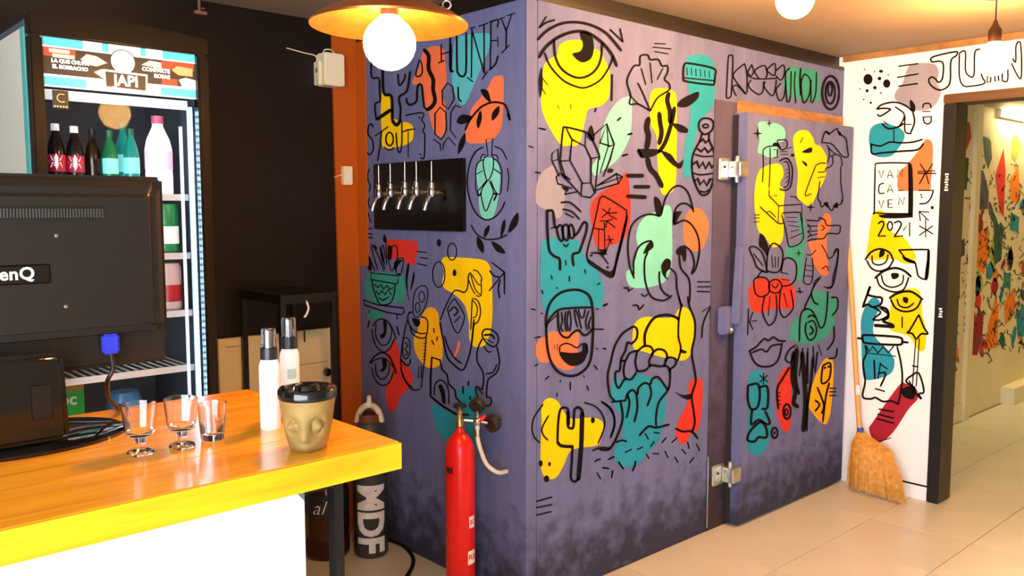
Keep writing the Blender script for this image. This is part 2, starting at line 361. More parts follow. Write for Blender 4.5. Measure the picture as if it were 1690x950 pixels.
# cold-room door
d1 = thing('door_1', (3.44,VD,0), 'thick lilac blue cold-room door with flower and bird mural', 'door'); d1['kind'] = 'structure'
uR = 4.47
leaf = MB().box((0,0,0.012), (uR-3.44,VB-VD-0.006,1.948)).build('leaf', M_BLUE, d1, bevel=0.004)
M_GASK = mat('dark_rubber_gasket', S(38,34,40), 0.6)
MB().box((-0.004,0.045,0.014), (0.0,0.072,1.94)).build('gasket', M_GASK, d1)
M_CHR = mat('worn_chrome', S(200,196,184), 0.28, 0.9, var=0.2, vscale=30)
for z in (1.69, 0.262):
    h = MB().box((-0.125,0.056,z-0.05), (-0.03,0.075,z+0.05)).build('hinge', M_CHR, d1, bevel=0.006)
    MB().box((-0.06,-0.008,z-0.035), (0.012,0.06,z+0.035)).build('hinge_arm', M_CHR, h, bevel=0.006)
    MB().lathe([(0.011,z-0.06),(0.011,z+0.06)], (-0.028,0.03,0), 12).build('hinge_pin', M_CHR, h, smooth=40)
    MB().lathe([(0.006,0),(0.006,0.004),(0.003,0.006)], (0,0,0), 10, M=Matrix.Translation((-0.09,0.056,z+0.01)) @ Matrix.Rotation(math.pi/2,4,'X')).build('screw', M_GASK, h)
lt = MB().box((-0.105,0.03,0.93), (-0.02,0.07,1.06)).build('latch', M_BLUE, d1, bevel=0.008)
MB().prism([(-0.055,0.98),(-0.02,0.98),(-0.004,1.33),(-0.03,1.34),(-0.045,1.12)], 1, 0.0, 0.03).build('latch_lever', M_BLUE, lt, bevel=0.004)
MB().lathe([(0.012,0),(0.012,0.012),(0.004,0.018)], (0,0,0), 10, M=Matrix.Translation((-0.06,0.03,0.95)) @ Matrix.Rotation(math.pi/2,4,'X')).build('latch_bolt', M_CHR, lt)
RIGHT = """
C 860 0 3.96
# eye
b yellow 225,362 240,352 245,310 275,278 330,262 405,268 405,310 440,350 480,322 515,335 545,390 575,460 582,540 570,640 520,690 440,715 420,780 380,935 320,950 250,935 150,760 130,620 145,450 170,400
s 16 118,375 160,310 240,245 340,208 430,212 520,270 590,350 625,430
s 14 110,258 170,200 260,155 360,145 460,165 560,220 655,330
s 12 215,260 225,370 265,450 340,500 410,505 480,465 520,390 530,280
s 10 155,345 190,430 270,520 360,565 430,570 520,520 580,430 600,370
f 385,212 440,215 470,255 475,330 455,385 405,408 365,390 335,350 385,335 405,290
s 10 120,180 165,110
s 10 120,180 160,150 220,130
s 12 585,195 665,272
s 12 648,190 665,272
f 135,440 115,520 125,640 142,560 140,490
s 6 140,510 175,555
s 6 135,570 160,615
s 14 595,490 592,655
s 5 238,690 250,710
s 5 325,680 325,710
s 12 490,710 484,728
s 8 120,838 160,846
C 870 200 3.653
# crystal
b mint 450,60 500,-60 560,-130 620,-150 632,-120 625,60 590,160 530,245 450,300 420,330 395,310 392,270 430,200
b grey 55,400 80,320 140,270 160,275 185,345 215,400 230,430 215,540 190,585 150,560 120,540 60,500 52,450
s 9 200,235 215,60 235,36 355,65
l 9 355,65 350,150 270,110 235,40
l 9 350,150 385,225 385,370 330,375
l 9 270,110 258,235 200,240
l 9 258,235 335,375
l 9 200,240 230,340 320,440
l 9 330,375 325,450 380,460 410,430 385,370
s 9 355,65 385,95 430,190 435,230
l 9 385,225 435,215
l 9 430,230 410,430
l 9 400,85 480,15 525,140 500,150 440,130
l 9 440,130 480,15 490,145
l 9 525,140 500,230 460,330
l 7 490,150 440,310
l 9 420,390 540,315 575,335 550,375 415,415
l 7 575,335 430,385
l 7 540,315 550,375
l 8 150,195 185,165 190,230 150,240 150,195
l 8 150,240 195,330
l 8 190,230 205,300
l 8 260,350 200,310 175,335 185,375 270,405
l 8 300,425 225,440 235,425
f 362,90 387,22 408,95 395,120
f 485,305 490,285 520,290 510,310
f 205,315 240,335 232,352 212,335
f 205,395 250,400 240,425
s 10 75,42 110,50
s 10 10,150 35,158
s 10 50,308 78,310
s 10 610,80 632,75
s 10 578,205 605,200
s 12 672,170 694,215
# phone
b red 385,500 430,440 540,370 580,320 610,330 625,560 590,700 500,750 420,760 385,600
s 8 375,840 360,800 400,640 435,480 445,460 470,455 575,520 600,560 570,720 520,930
f 592,590 606,600 545,850 515,945 440,905 370,858 372,832 500,905 540,800
l 9 480,555 450,580
l 9 490,550 500,522
l 10 490,555 540,550
l 9 495,565 540,590
l 9 455,528 490,555
l 9 480,600 440,600
l 9 480,600 475,640
l 9 480,600 530,640
l 9 480,600 515,590
l 10 405,645 460,652
l 7 432,650 430,780
l 8 465,610 470,790
l 8 500,715 475,790
l 8 478,715 520,712
l 8 490,690 510,735
f 435,775 478,775 460,812
s 8 410,790 480,800
s 7 385,792 440,800 490,860
d 387 808 9 7
d 485 880 9 7
C 1010 60 3.395
l 24 90,780 170,780
l 22 130,842 205,842
l 24 90,895 185,900
C 870 200 3.653
# hand_sign
b teal 84,770 105,715 200,705 320,730 347,820 420,895 464,1010 440,1135 395,1115 200,1125 130,1170 84,1060
s 13 170,640 165,620 155,545 130,540 120,560 130,760 160,810 195,830 198,895
l 9 145,645 185,635
s 11 178,650 195,710 215,715 213,640 195,626 178,650
s 11 213,640 220,700 245,715 250,640 232,622 213,640
s 11 250,640 260,700 282,695 280,650 265,622 250,640
s 12 285,690 310,665 340,610 360,620 355,670 325,760 310,790 275,805 280,870
s 8 220,740 235,755 250,738
s 9 205,490 260,490 325,545
s 9 215,530 270,545 315,590
s 9 232,555 280,580
s 9 348,895 352,915
s 9 232,840 235,865
C 870 450 4.13
# masked_face
b coral 60,520 75,460 130,430 140,405 200,400 340,405 355,440 345,520 360,600 290,660 220,650 170,610 100,610 65,570
s 14 130,380 130,300 160,200 230,135 320,115 390,130 430,170 445,240 450,350 440,550 410,640 350,690 290,702 220,680 170,620 140,520 130,380
s 12 130,370 150,320 210,255 300,240 435,235
s 12 210,265 215,380 240,430 280,440 310,410 350,390 380,420 410,420 445,380
s 9 235,270 240,330 230,370 245,400
s 9 262,265 258,330 268,400
s 9 290,258 300,330 290,400
s 9 320,255 330,320 345,370
s 9 350,250 365,300 385,300 395,250
s 9 330,250 350,300 360,340 370,380
s 9 420,260 400,330 410,390
s 9 435,300 420,350 425,380
s 9 280,262 272,330 280,390
s 9 140,345 200,290
f 222,540 300,545 370,535 378,490 405,480 412,540 390,600 345,630 290,630 240,590
s 8 222,540 225,500 265,480 300,490 340,510 375,485 405,490 412,545
s 5 190,490 185,520
s 5 208,485 203,530
s 11 28,245 55,252
s 9 95,275 105,278
s 11 55,442 88,435
s 11 55,632 72,622
s 11 125,725 148,705
s 8 228,730 226,745
s 11 295,745 295,795
s 8 385,700 390,712
s 11 408,770 418,798
s 11 460,632 478,658
s 8 470,515 482,518
s 11 520,515 535,518
s 10 450,383 520,385
s 12 520,222 548,210
s 8 472,245 485,245
s 11 480,80 495,70
s 12 100,120 108,140
s 11 165,20 170,40
s 12 288,25 288,55
s 9 200,100 210,105
s 10 205,820 202,842
C 1010 60 3.395
# shell
b yellow 215,330 240,295 300,292 345,310 362,360 362,640 355,830 320,880 275,870 255,700 250,560 220,500 212,420
s 8 215,418 150,380 100,378 105,330 85,260 95,215 125,165 155,160 160,110 200,105 215,130 260,130 280,165 310,165 312,200 295,240 320,265 320,300 255,345 215,418
s 7 215,415 165,300 145,262
s 7 190,270 165,180
s 7 225,260 215,150
s 7 255,240 285,180
s 7 100,330 150,380
l 7 240,40 300,42
l 7 230,60 330,70
l 7 240,85 315,98
# seaweed
s 18 350,400 335,480 300,590 265,645
f 365,390 385,355 440,325 485,310 480,350 420,395
f 340,488 390,495 425,520 420,540 370,530
f 275,640 330,660 370,710 400,690 385,740 340,720 300,680
f 148,632 255,632 275,645 230,672 170,680 150,660
s 24 205,460 195,510 205,560 195,625
s 20 265,430 270,480 278,540 265,600
s 20 318,320 310,360 325,420 325,480
s 22 200,685 215,740 250,780 280,840
s 10 62,668 88,660
s 10 90,550 108,543
s 11 32,470 48,456
# vase
b teal 410,150 440,110 520,105 570,150 580,260 560,400 500,470 460,600 440,780 400,770 410,600 440,450 430,300
s 9 572,270 578,220 570,180 440,152 405,160 400,230 410,250 500,265 572,272
l 8 405,232 575,248
l 5 420,175 422,215
l 5 445,178 447,216
l 5 470,182 472,220
l 5 495,186 497,224
l 5 520,190 522,226
l 5 545,195 547,230
s 9 485,490 500,465 525,458 555,465 570,490 560,525 535,545 510,545 490,520 485,490
e 8 525 502 16 10
s 9 505,545 490,590 455,660 448,740 465,820 495,880 520,888 545,870 572,790 580,700 570,640 545,580 545,545
l 12 495,590 510,575 525,595 545,580
l 12 480,630 500,645 520,625 540,650 560,630
s 7 465,660 510,672 575,670
l 15 455,715 475,700 490,735 510,705 525,740 545,705 560,735 578,710
s 7 455,765 500,775 575,765
l 13 465,810 480,795 495,830 515,805 530,835 550,800 565,800
s 8 490,865 520,872 545,858
C 1020 300 3.656
# wave
b mint 110,330 130,250 180,200 250,170 290,140 320,160 325,250 325,480 290,590 230,625 150,640 80,635 55,600 50,545 80,520 100,480 120,400
b coral 400,230 440,165 500,165 545,240 540,320 510,400 470,418 420,400 395,340
s 9 97,580 70,500 60,380 80,270 130,215 190,195 250,205
s 9 95,560 95,480 120,400 160,365 200,355
f 205,355 215,390 190,415 165,432 152,430 165,400 178,375
f 218,90 250,105 270,170 260,205 235,205 222,150
s 9 262,190 290,90 340,30 390,30 430,80 455,180
s 9 335,250 345,170 380,132 420,135 455,165
f 340,185 385,180 365,215 350,255 333,255
s 9 345,255 400,232 450,265 485,340 490,430 470,520 445,555
f 350,415 380,385 410,400 410,470 395,480 385,445 360,440
s 9 400,385 440,420 460,490 445,550
s 9 370,445 380,520 425,580 435,650 430,730
s 9 180,425 160,480 165,600 200,690 260,715 300,705 325,685
f 262,500 290,462 318,475 315,520 295,540 290,570 305,585 285,580 265,545
s 9 250,540 250,600 270,660 310,690
s 9 315,520 350,560 355,640 375,720 390,750
s 8 35,640 60,640 65,660
s 8 65,660 90,640
s 7 140,675 160,690 180,675
s 8 90,745 118,745 128,770 155,740
l 8 480,602 555,602
l 8 480,632 555,632
l 8 478,660 552,662
s 8 505,940 515,850 560,745
l 8 512,780 560,745 558,830
C 990 490 3.067
# grabbing_hand
b yellow 165,200 180,130 230,100 300,105 370,100 400,60 440,55 475,110 480,200 465,280 430,318 390,318 300,300 220,275 175,265
b teal 55,490 80,400 110,420 200,390 330,440 335,460 330,600 300,720 240,790 200,840 130,860 80,830 75,760 115,700 100,600 60,530
b red 455,430 490,412 520,430 515,560 500,660 455,700 435,738 400,735 385,680 400,620 440,540
s 9 75,525 50,490 40,400 55,330 75,250 110,190 150,160 175,150 190,170 185,210 160,235 140,230 130,270 110,310 100,370 80,380 80,430 95,460 115,430 130,410
s 9 105,320 130,320 150,285 190,270
s 9 130,320 120,370 130,410 160,415 185,380
s 9 190,270 180,330 190,375
s 9 190,275 220,250 255,250 270,280 250,320 255,350
s 9 190,375 230,370 260,345 300,350 340,350 355,380
s 9 260,290 290,265 325,270 340,300 325,350
s 9 330,320 350,305 385,315 380,345 355,365
s 9 355,365 355,420 345,470 300,530 285,600 285,650
s 11 228,245 230,180 270,110 330,90 380,100 400,115
s 8 412,50 400,110 398,200 410,260 395,320
f 405,262 440,275 430,285 410,280
s 9 445,0 455,50 480,120 480,200 465,280 480,370 485,430 465,500 475,580 480,640 465,685
s 8 400,0 412,50
f 380,480 420,495 465,490 460,515 430,515
s 9 60,530 110,525 130,520 140,490 165,470 190,490 195,460 225,435 255,440 265,415 295,405 330,450 345,470
s 9 140,490 150,540 135,610
s 9 185,490 190,560 175,630
s 9 250,440 260,490 240,550
s 10 105,530 115,620 80,720 45,770 0,770
s 8 80,735 110,725 135,730
s 9 200,700 245,655 285,660 350,645
s 9 385,665 420,680 465,680 495,715
s 8 10,530 60,570 75,640 55,710
s 8 230,690 245,718
s 8 275,685 300,688
s 8 315,735 335,712
s 8 258,755 275,732
s 8 190,770 215,760
s 8 130,785 160,770
s 8 365,735 390,712
s 8 445,735 452,765
s 8 490,745 505,775
s 8 415,770 435,792
s 8 330,780 345,812
s 8 380,810 395,835
s 8 270,792 298,792
s 8 235,795 248,815
s 8 455,838 475,812
s 8 95,835 115,865
s 8 180,830 178,850 165,880
s 8 45,820 70,808
s 8 15,862 45,868
s 8 65,880 60,910
s 8 18,260 30,262
s 8 20,45 35,38
C 870 630 3.8
# cactus
b yellow 90,160 110,115 145,100 190,120 215,160 240,200 280,230 400,222 460,240 478,280 460,370 430,400 320,415 265,440 230,520 190,590 150,610 105,590 85,520 85,400 90,250
s 12 262,270 258,180 235,160 208,175 195,250 190,375
s 16 190,375 215,400 285,405
s 12 285,400 280,500 275,600 300,625 325,600
s 13 255,185 255,270 270,290 290,280 295,190 305,165 325,160 345,180 350,210
s 22 345,195 343,300 338,420 322,610
d 85 510 13 20
d 140 515 9 14
d 122 607 17 22
d 412 240 13 19
s 8 100,140 45,220 30,290 45,345 80,380
s 8 135,210 95,285 100,330 130,365
s 8 360,128 430,155 475,210 485,280 445,385
s 8 465,120 525,175 550,250 525,340
l 10 60,748 155,722
l 10 60,788 155,768
l 10 60,835 150,812
s 9 425,500 440,488 460,485
s 9 510,485 545,470
s 9 480,540 505,540
s 9 440,570 462,608
s 9 535,555 530,600
s 9 575,500 605,545
s 9 410,430 460,412 520,415
C 1190 80 7.68
# lettering_over_door
b green 780,480 820,330 880,240 1000,240 1220,290 1250,400 1260,600 1230,660 1000,640 850,590
s 14 130,600 95,630 70,600 80,350 95,110 125,88 150,110 145,350 130,600
s 14 300,190 165,310 180,400 320,580
s 14 300,190 330,330 330,560
s 14 195,600 150,500 190,465 230,490 310,575
s 14 390,205 340,300 380,345 415,290 390,205
s 14 340,340 420,380 560,385 720,375
s 14 570,370 585,320 550,215 430,280 480,380
s 14 590,290 590,260 680,190 690,300 660,340 590,290
s 14 700,280 790,210 805,310 760,400 690,340
s 14 540,420 530,540 470,580 350,480 380,400
s 14 560,420 550,490 650,600 690,500 700,400
s 14 760,440 700,520 720,620 750,660 800,600 820,420
s 16 870,250 820,310 820,460 830,600 840,680
s 14 890,290 880,600 860,680
s 14 940,290 930,480 950,690
s 18 1010,250 1000,400 1010,590
s 16 1060,320 1020,400 1020,560 1050,690 1120,580 1140,400
s 14 1060,320 1130,400 1140,680
s 14 1210,300 1200,560 1160,690
e 24 1390 560 108 212
e 22 1385 560 60 140
e 20 1382 520 26 80
"""
LEFT = """
C 600 80 4.75
# dripping_letters
b coral 380,270 440,140 470,20 560,-20 630,10 640,100 650,250 610,350 640,440 640,620 620,690 580,680 540,620 510,500 470,460 450,300
b yellow 145,345 165,375 210,385 215,480 215,540 265,560 270,595 330,575 385,610 390,690 370,730 300,765 180,785 145,750 140,620 135,500
s 12 60,60 60,120 65,225 120,235 125,330 130,410 90,440 100,555
s 22 105,555 170,510 215,480
s 18 150,120 150,200 160,350 215,370 225,480 225,560
s 20 225,565 260,600 290,560
s 14 285,560 290,470 280,380 340,330 365,180
s 12 270,200 280,290 320,240 325,200
s 14 335,390 345,430 375,440 415,410 420,330 430,285 455,290 465,370 475,460
s 24 475,10 510,60 510,160 545,240 545,320 560,400 540,450 500,480
s 16 475,460 500,482
s 9 435,90 410,200 430,220 460,190 455,120 440,90
s 10 75,620 60,590 40,610 35,670 70,720 75,790 50,830 20,810
l 11 90,685 190,615
s 9 140,650 130,760 110,880
e 10 204 710 29 52
s 8 160,770 200,795 240,775
s 9 255,660 265,780 285,815 300,740 300,580
l 10 305,655 340,640 405,630
s 9 350,650 350,850
s 9 330,525 400,510 465,505 470,530 455,560 480,600 465,650 480,680 475,850 450,855
d 437 540 8
d 445 828 7
# honeycomb
l 9 660,270 700,300 708,400 665,475 620,440 615,330 660,270
l 9 600,460 645,500 650,640 610,715 560,670 560,510 600,460
l 9 760,462 720,445 685,500 680,640 725,700
l 9 550,710 600,750 605,800
l 9 620,790 630,740 665,695 720,760
C 740 20 5.277
# honey_lettering
b aqua 60,230 150,200 360,190 350,330 300,440 270,520 220,640 150,790 100,800 60,720 30,590 40,400
s 14 15,120 15,260 15,490 40,515
s 14 72,160 75,480 90,540 120,560 145,540 155,470 155,180
l 14 205,150 200,570
l 13 165,568 212,605
l 12 190,142 232,130
l 14 205,160 312,530
l 14 310,118 312,530
l 12 265,122 342,98
l 13 295,582 340,518
l 14 370,88 365,495
s 11 358,88 432,68 425,132
l 11 370,250 430,245
l 10 430,215 432,300
s 12 355,505 410,450 430,380
s 11 440,62 490,45
l 12 460,55 505,165 502,322
l 12 505,160 548,28
l 11 512,32 578,8
l 11 465,355 530,285
C 600 80 4.75
l 12 608,-30 610,100
l 12 588,112 630,96
l 12 610,45 690,22
l 14 685,-30 685,165 702,182
C 740 120 5.94
# leaf_branch
b coral 385,150 440,50 490,30 540,50 540,290 520,520 470,620 380,680 260,692 190,680 165,620 180,520 200,450 240,330 320,240
s 14 95,140 100,250 128,282
s 16 165,560 200,480 260,400 330,330 430,290 530,300 570,340 600,440
f 315,165 385,175 415,290 350,240
f 80,475 130,410 235,430 200,480 125,505
f 310,370 330,440 295,545 275,480
f 495,325 495,400 430,470 430,390
f 165,590 160,700 95,800 105,680
s 30 585,410 600,455
C 760 220 4.524
# hop_cone
b mint 150,200 180,180 240,190 290,260 290,420 265,560 235,630 170,630 140,560 135,420 115,290
l 7 205,165 190,45 240,38 232,165
s 7 205,165 175,190 172,250 200,352 240,280 245,190 230,165
s 7 170,195 125,225 110,305
s 7 110,308 165,280
s 7 115,310 120,430 195,350
s 7 245,190 285,215 310,300 250,265
s 7 310,300 300,440 265,440 225,350
s 7 200,355 155,430 165,520 190,580 225,500 245,435 215,355
s 11 125,435 135,465 155,445
s 11 245,450 268,455 250,500
s 7 150,195 160,160 185,160
s 7 235,160 270,165 280,195
s 9 170,102 110,140 65,240 50,380 75,510 120,600 190,645 260,620 310,560 330,510
s 8 255,97 310,125 345,195
s 7 350,260 360,330 350,435
# leaf_sprig
s 9 80,685 120,750 190,790 280,785 350,755
f 215,685 210,740 175,780 180,720
f 330,640 335,700 300,785 305,690
f 430,590 425,680 355,745 380,650
f 125,770 170,820 170,895 125,840
f 230,805 300,840 335,895 270,880
C 590 370 5.94
# potted_plant
b red 290,170 320,148 540,160 590,190 580,300 560,390 500,390 430,330 330,340 280,310
b green 120,480 400,480 470,560 470,700 430,770 360,760 200,790 90,740 80,560
b green 100,830 240,860 230,920 130,925 95,890
l 14 80,42 140,42
l 14 80,90 140,95
l 14 80,132 145,130
s 8 125,460 95,320 150,400 170,460
s 9 200,450 140,240 150,210 200,300 260,460
s 8 260,100 280,150 285,400
s 9 270,440 230,300 250,200 275,330
s 8 330,460 300,330 310,220
s 9 320,230 380,210 390,330 340,460
s 9 380,490 380,360 450,340 430,480
f 300,210 340,230 330,340 300,330
f 260,100 285,180 250,160
f 215,210 250,280 270,400 230,300
f 90,310 130,330 140,440 105,440
f 360,370 440,350 400,400 370,460
f 390,480 420,480 425,505 395,500
f 140,200 185,215 190,250
l 10 130,475 400,505 395,570 380,585 130,540 130,475
s 10 140,550 165,660 210,770 260,790 320,770 355,700 370,590
l 13 170,590 200,620 230,590 255,635 290,600 320,640 345,620
l 13 180,650 210,690 240,650 270,690 300,640 330,690
l 12 205,720 250,745 310,710
l 11 60,740 200,790 455,820 455,860 430,885 280,860 70,790 60,740
l 11 388,890 390,930
l 9 115,840 115,870
f 490,390 510,400 490,560 495,680 470,580 475,480
f 550,460 560,520 535,620 520,650 530,560
s 8 490,680 505,740
l 12 580,265 675,275
l 12 615,325 685,335
l 12 590,385 680,405
s 8 545,740 570,650 620,605 670,610 690,680 670,790 620,880 570,910 545,860 545,740
e 8 630 710 27 54
e 8 590 815 22 50
s 8 540,860 500,880 495,940
C 600 250 6.333
s 10 62,180 42,240 50,310 70,350 62,420
s 10 60,480 50,540 72,590
s 10 50,640 60,690 80,740
C 600 500 5.278
# eyes_and_can
b amber 510,110 550,45 610,40 650,90 660,180 686,300 686,480 660,540 600,565 540,550 480,480 445,400 440,290 470,250 480,170
b red 205,440 260,330 290,350 330,480 400,570 430,640 400,740 330,800 290,900 260,945 215,920 195,830 200,720 250,640 230,540
s 9 80,200 120,150 170,140 220,170 260,240 280,310
s 9 70,230 90,330 130,400 180,425 230,390 270,310
s 8 110,180 105,270 140,350 190,365 230,320 245,230 210,160
f 170,140 200,160 200,250 180,300 145,300 150,270 175,250
s 12 55,520 100,460 160,430 220,460 265,550 285,615
s 8 60,525 110,490 180,480 240,530 280,580
s 9 70,560 90,640 130,700 180,715 230,680 265,590
s 9 105,530 110,610 150,660 190,650 220,600 225,530
f 160,485 200,490 200,560 170,595 140,590 165,560
s 15 50,155 38,205
s 15 290,205 310,275
s 12 290,120 295,135
s 9 425,80 400,80 385,120 400,190 440,240 500,265 540,260
s 9 400,190 430,270 500,305 545,295
s 9 500,120 540,130 560,170 555,250 545,300 530,500 500,740
f 425,130 490,150 485,195 450,200
s 9 385,140 350,280 325,470 330,560
l 6 522,350 547,350
l 6 522,378 547,380
l 6 520,408 545,410
l 6 518,438 543,440
l 6 516,465 541,467
l 6 514,490 540,492
s 11 325,490 370,540 400,530 410,490
s 8 345,310 340,400 350,470 380,480 405,420 400,330 370,300 345,310
s 8 360,340 385,370 360,400 385,430 365,455
s 10 325,560 350,650 420,750 490,750
s 8 335,600 370,680 430,740
l 8 480,560 505,550 500,650 475,650 480,560
l 12 612,220 615,255
l 12 642,295 638,325
l 12 595,325 612,360
C 700 390 5.588
# bottle_and_hand
b yellow 160,240 180,195 240,190 480,205 570,230 610,290 625,400 630,700 615,860 570,990 500,1020 440,1000 415,920 415,800 380,650 320,570 250,515 190,480 165,420 185,340
e 9 258 140 42 78
e 9 135 350 57 118
d 137 58 20 36
d 280 335 18 32
s 10 150,770 200,640 270,510 320,500 370,515 400,470 410,360 430,335
s 8 450,310 490,320 530,380 525,420
s 8 430,340 450,430 480,500 520,540
s 8 440,350 490,430 520,450
s 8 525,400 525,540 480,545
s 8 410,400 440,480 470,530
s 9 445,570 440,640 430,860
s 9 455,570 500,600 520,690 500,780 460,820 445,945
s 8 450,590 490,650 480,730 450,750
s 9 280,570 360,700 370,760 340,850 310,890 270,840 220,690 230,640 280,570
s 12 235,690 275,650 310,690 275,730
s 12 280,790 330,740
l 14 740,530 740,330 625,240
l 14 740,330 600,500
s 13 605,315 640,360 690,375
s 13 700,400 685,480 695,565
C 700 540 4.75
s 11 125,-40 130,0 150,100 180,230 230,290 300,335 340,260 370,140 390,-60
s 10 160,70 190,160 240,240 290,280
o coral 20 272,110 265,170 240,225
# glass_and_slice
b teal 250,500 330,470 400,480 460,600 500,680 420,760 440,880 380,950 300,900 180,890 90,790 70,680 60,600 120,620 200,660 260,640 260,560
s 10 455,40 480,15 530,20 575,60 580,110 550,150 500,130 460,80 455,40
s 12 470,60 530,60 550,90
s 10 480,90 540,120
s 9 470,150 500,190 525,190
s 10 455,90 420,170 415,260 460,350 465,420 455,490
s 10 570,150 590,260 570,350 510,400 495,440 490,540 520,550 525,590 500,615 450,590 410,520 410,465 455,490
s 9 420,480 460,520
s 9 570,290 540,350 485,365
l 11 60,235 125,255 140,330 180,370 190,440 240,490 250,550 285,590 290,660
l 14 60,235 50,400 50,540 150,620 250,680 350,685
s 9 80,530 85,450 120,415 160,430 190,490 195,600
f 110,460 140,450 165,520 165,600 140,580 130,520
l 15 305,465 305,515
l 15 348,425 346,455
l 15 360,545 362,562
l 10 500,690 605,725
l 10 505,735 600,770
"""
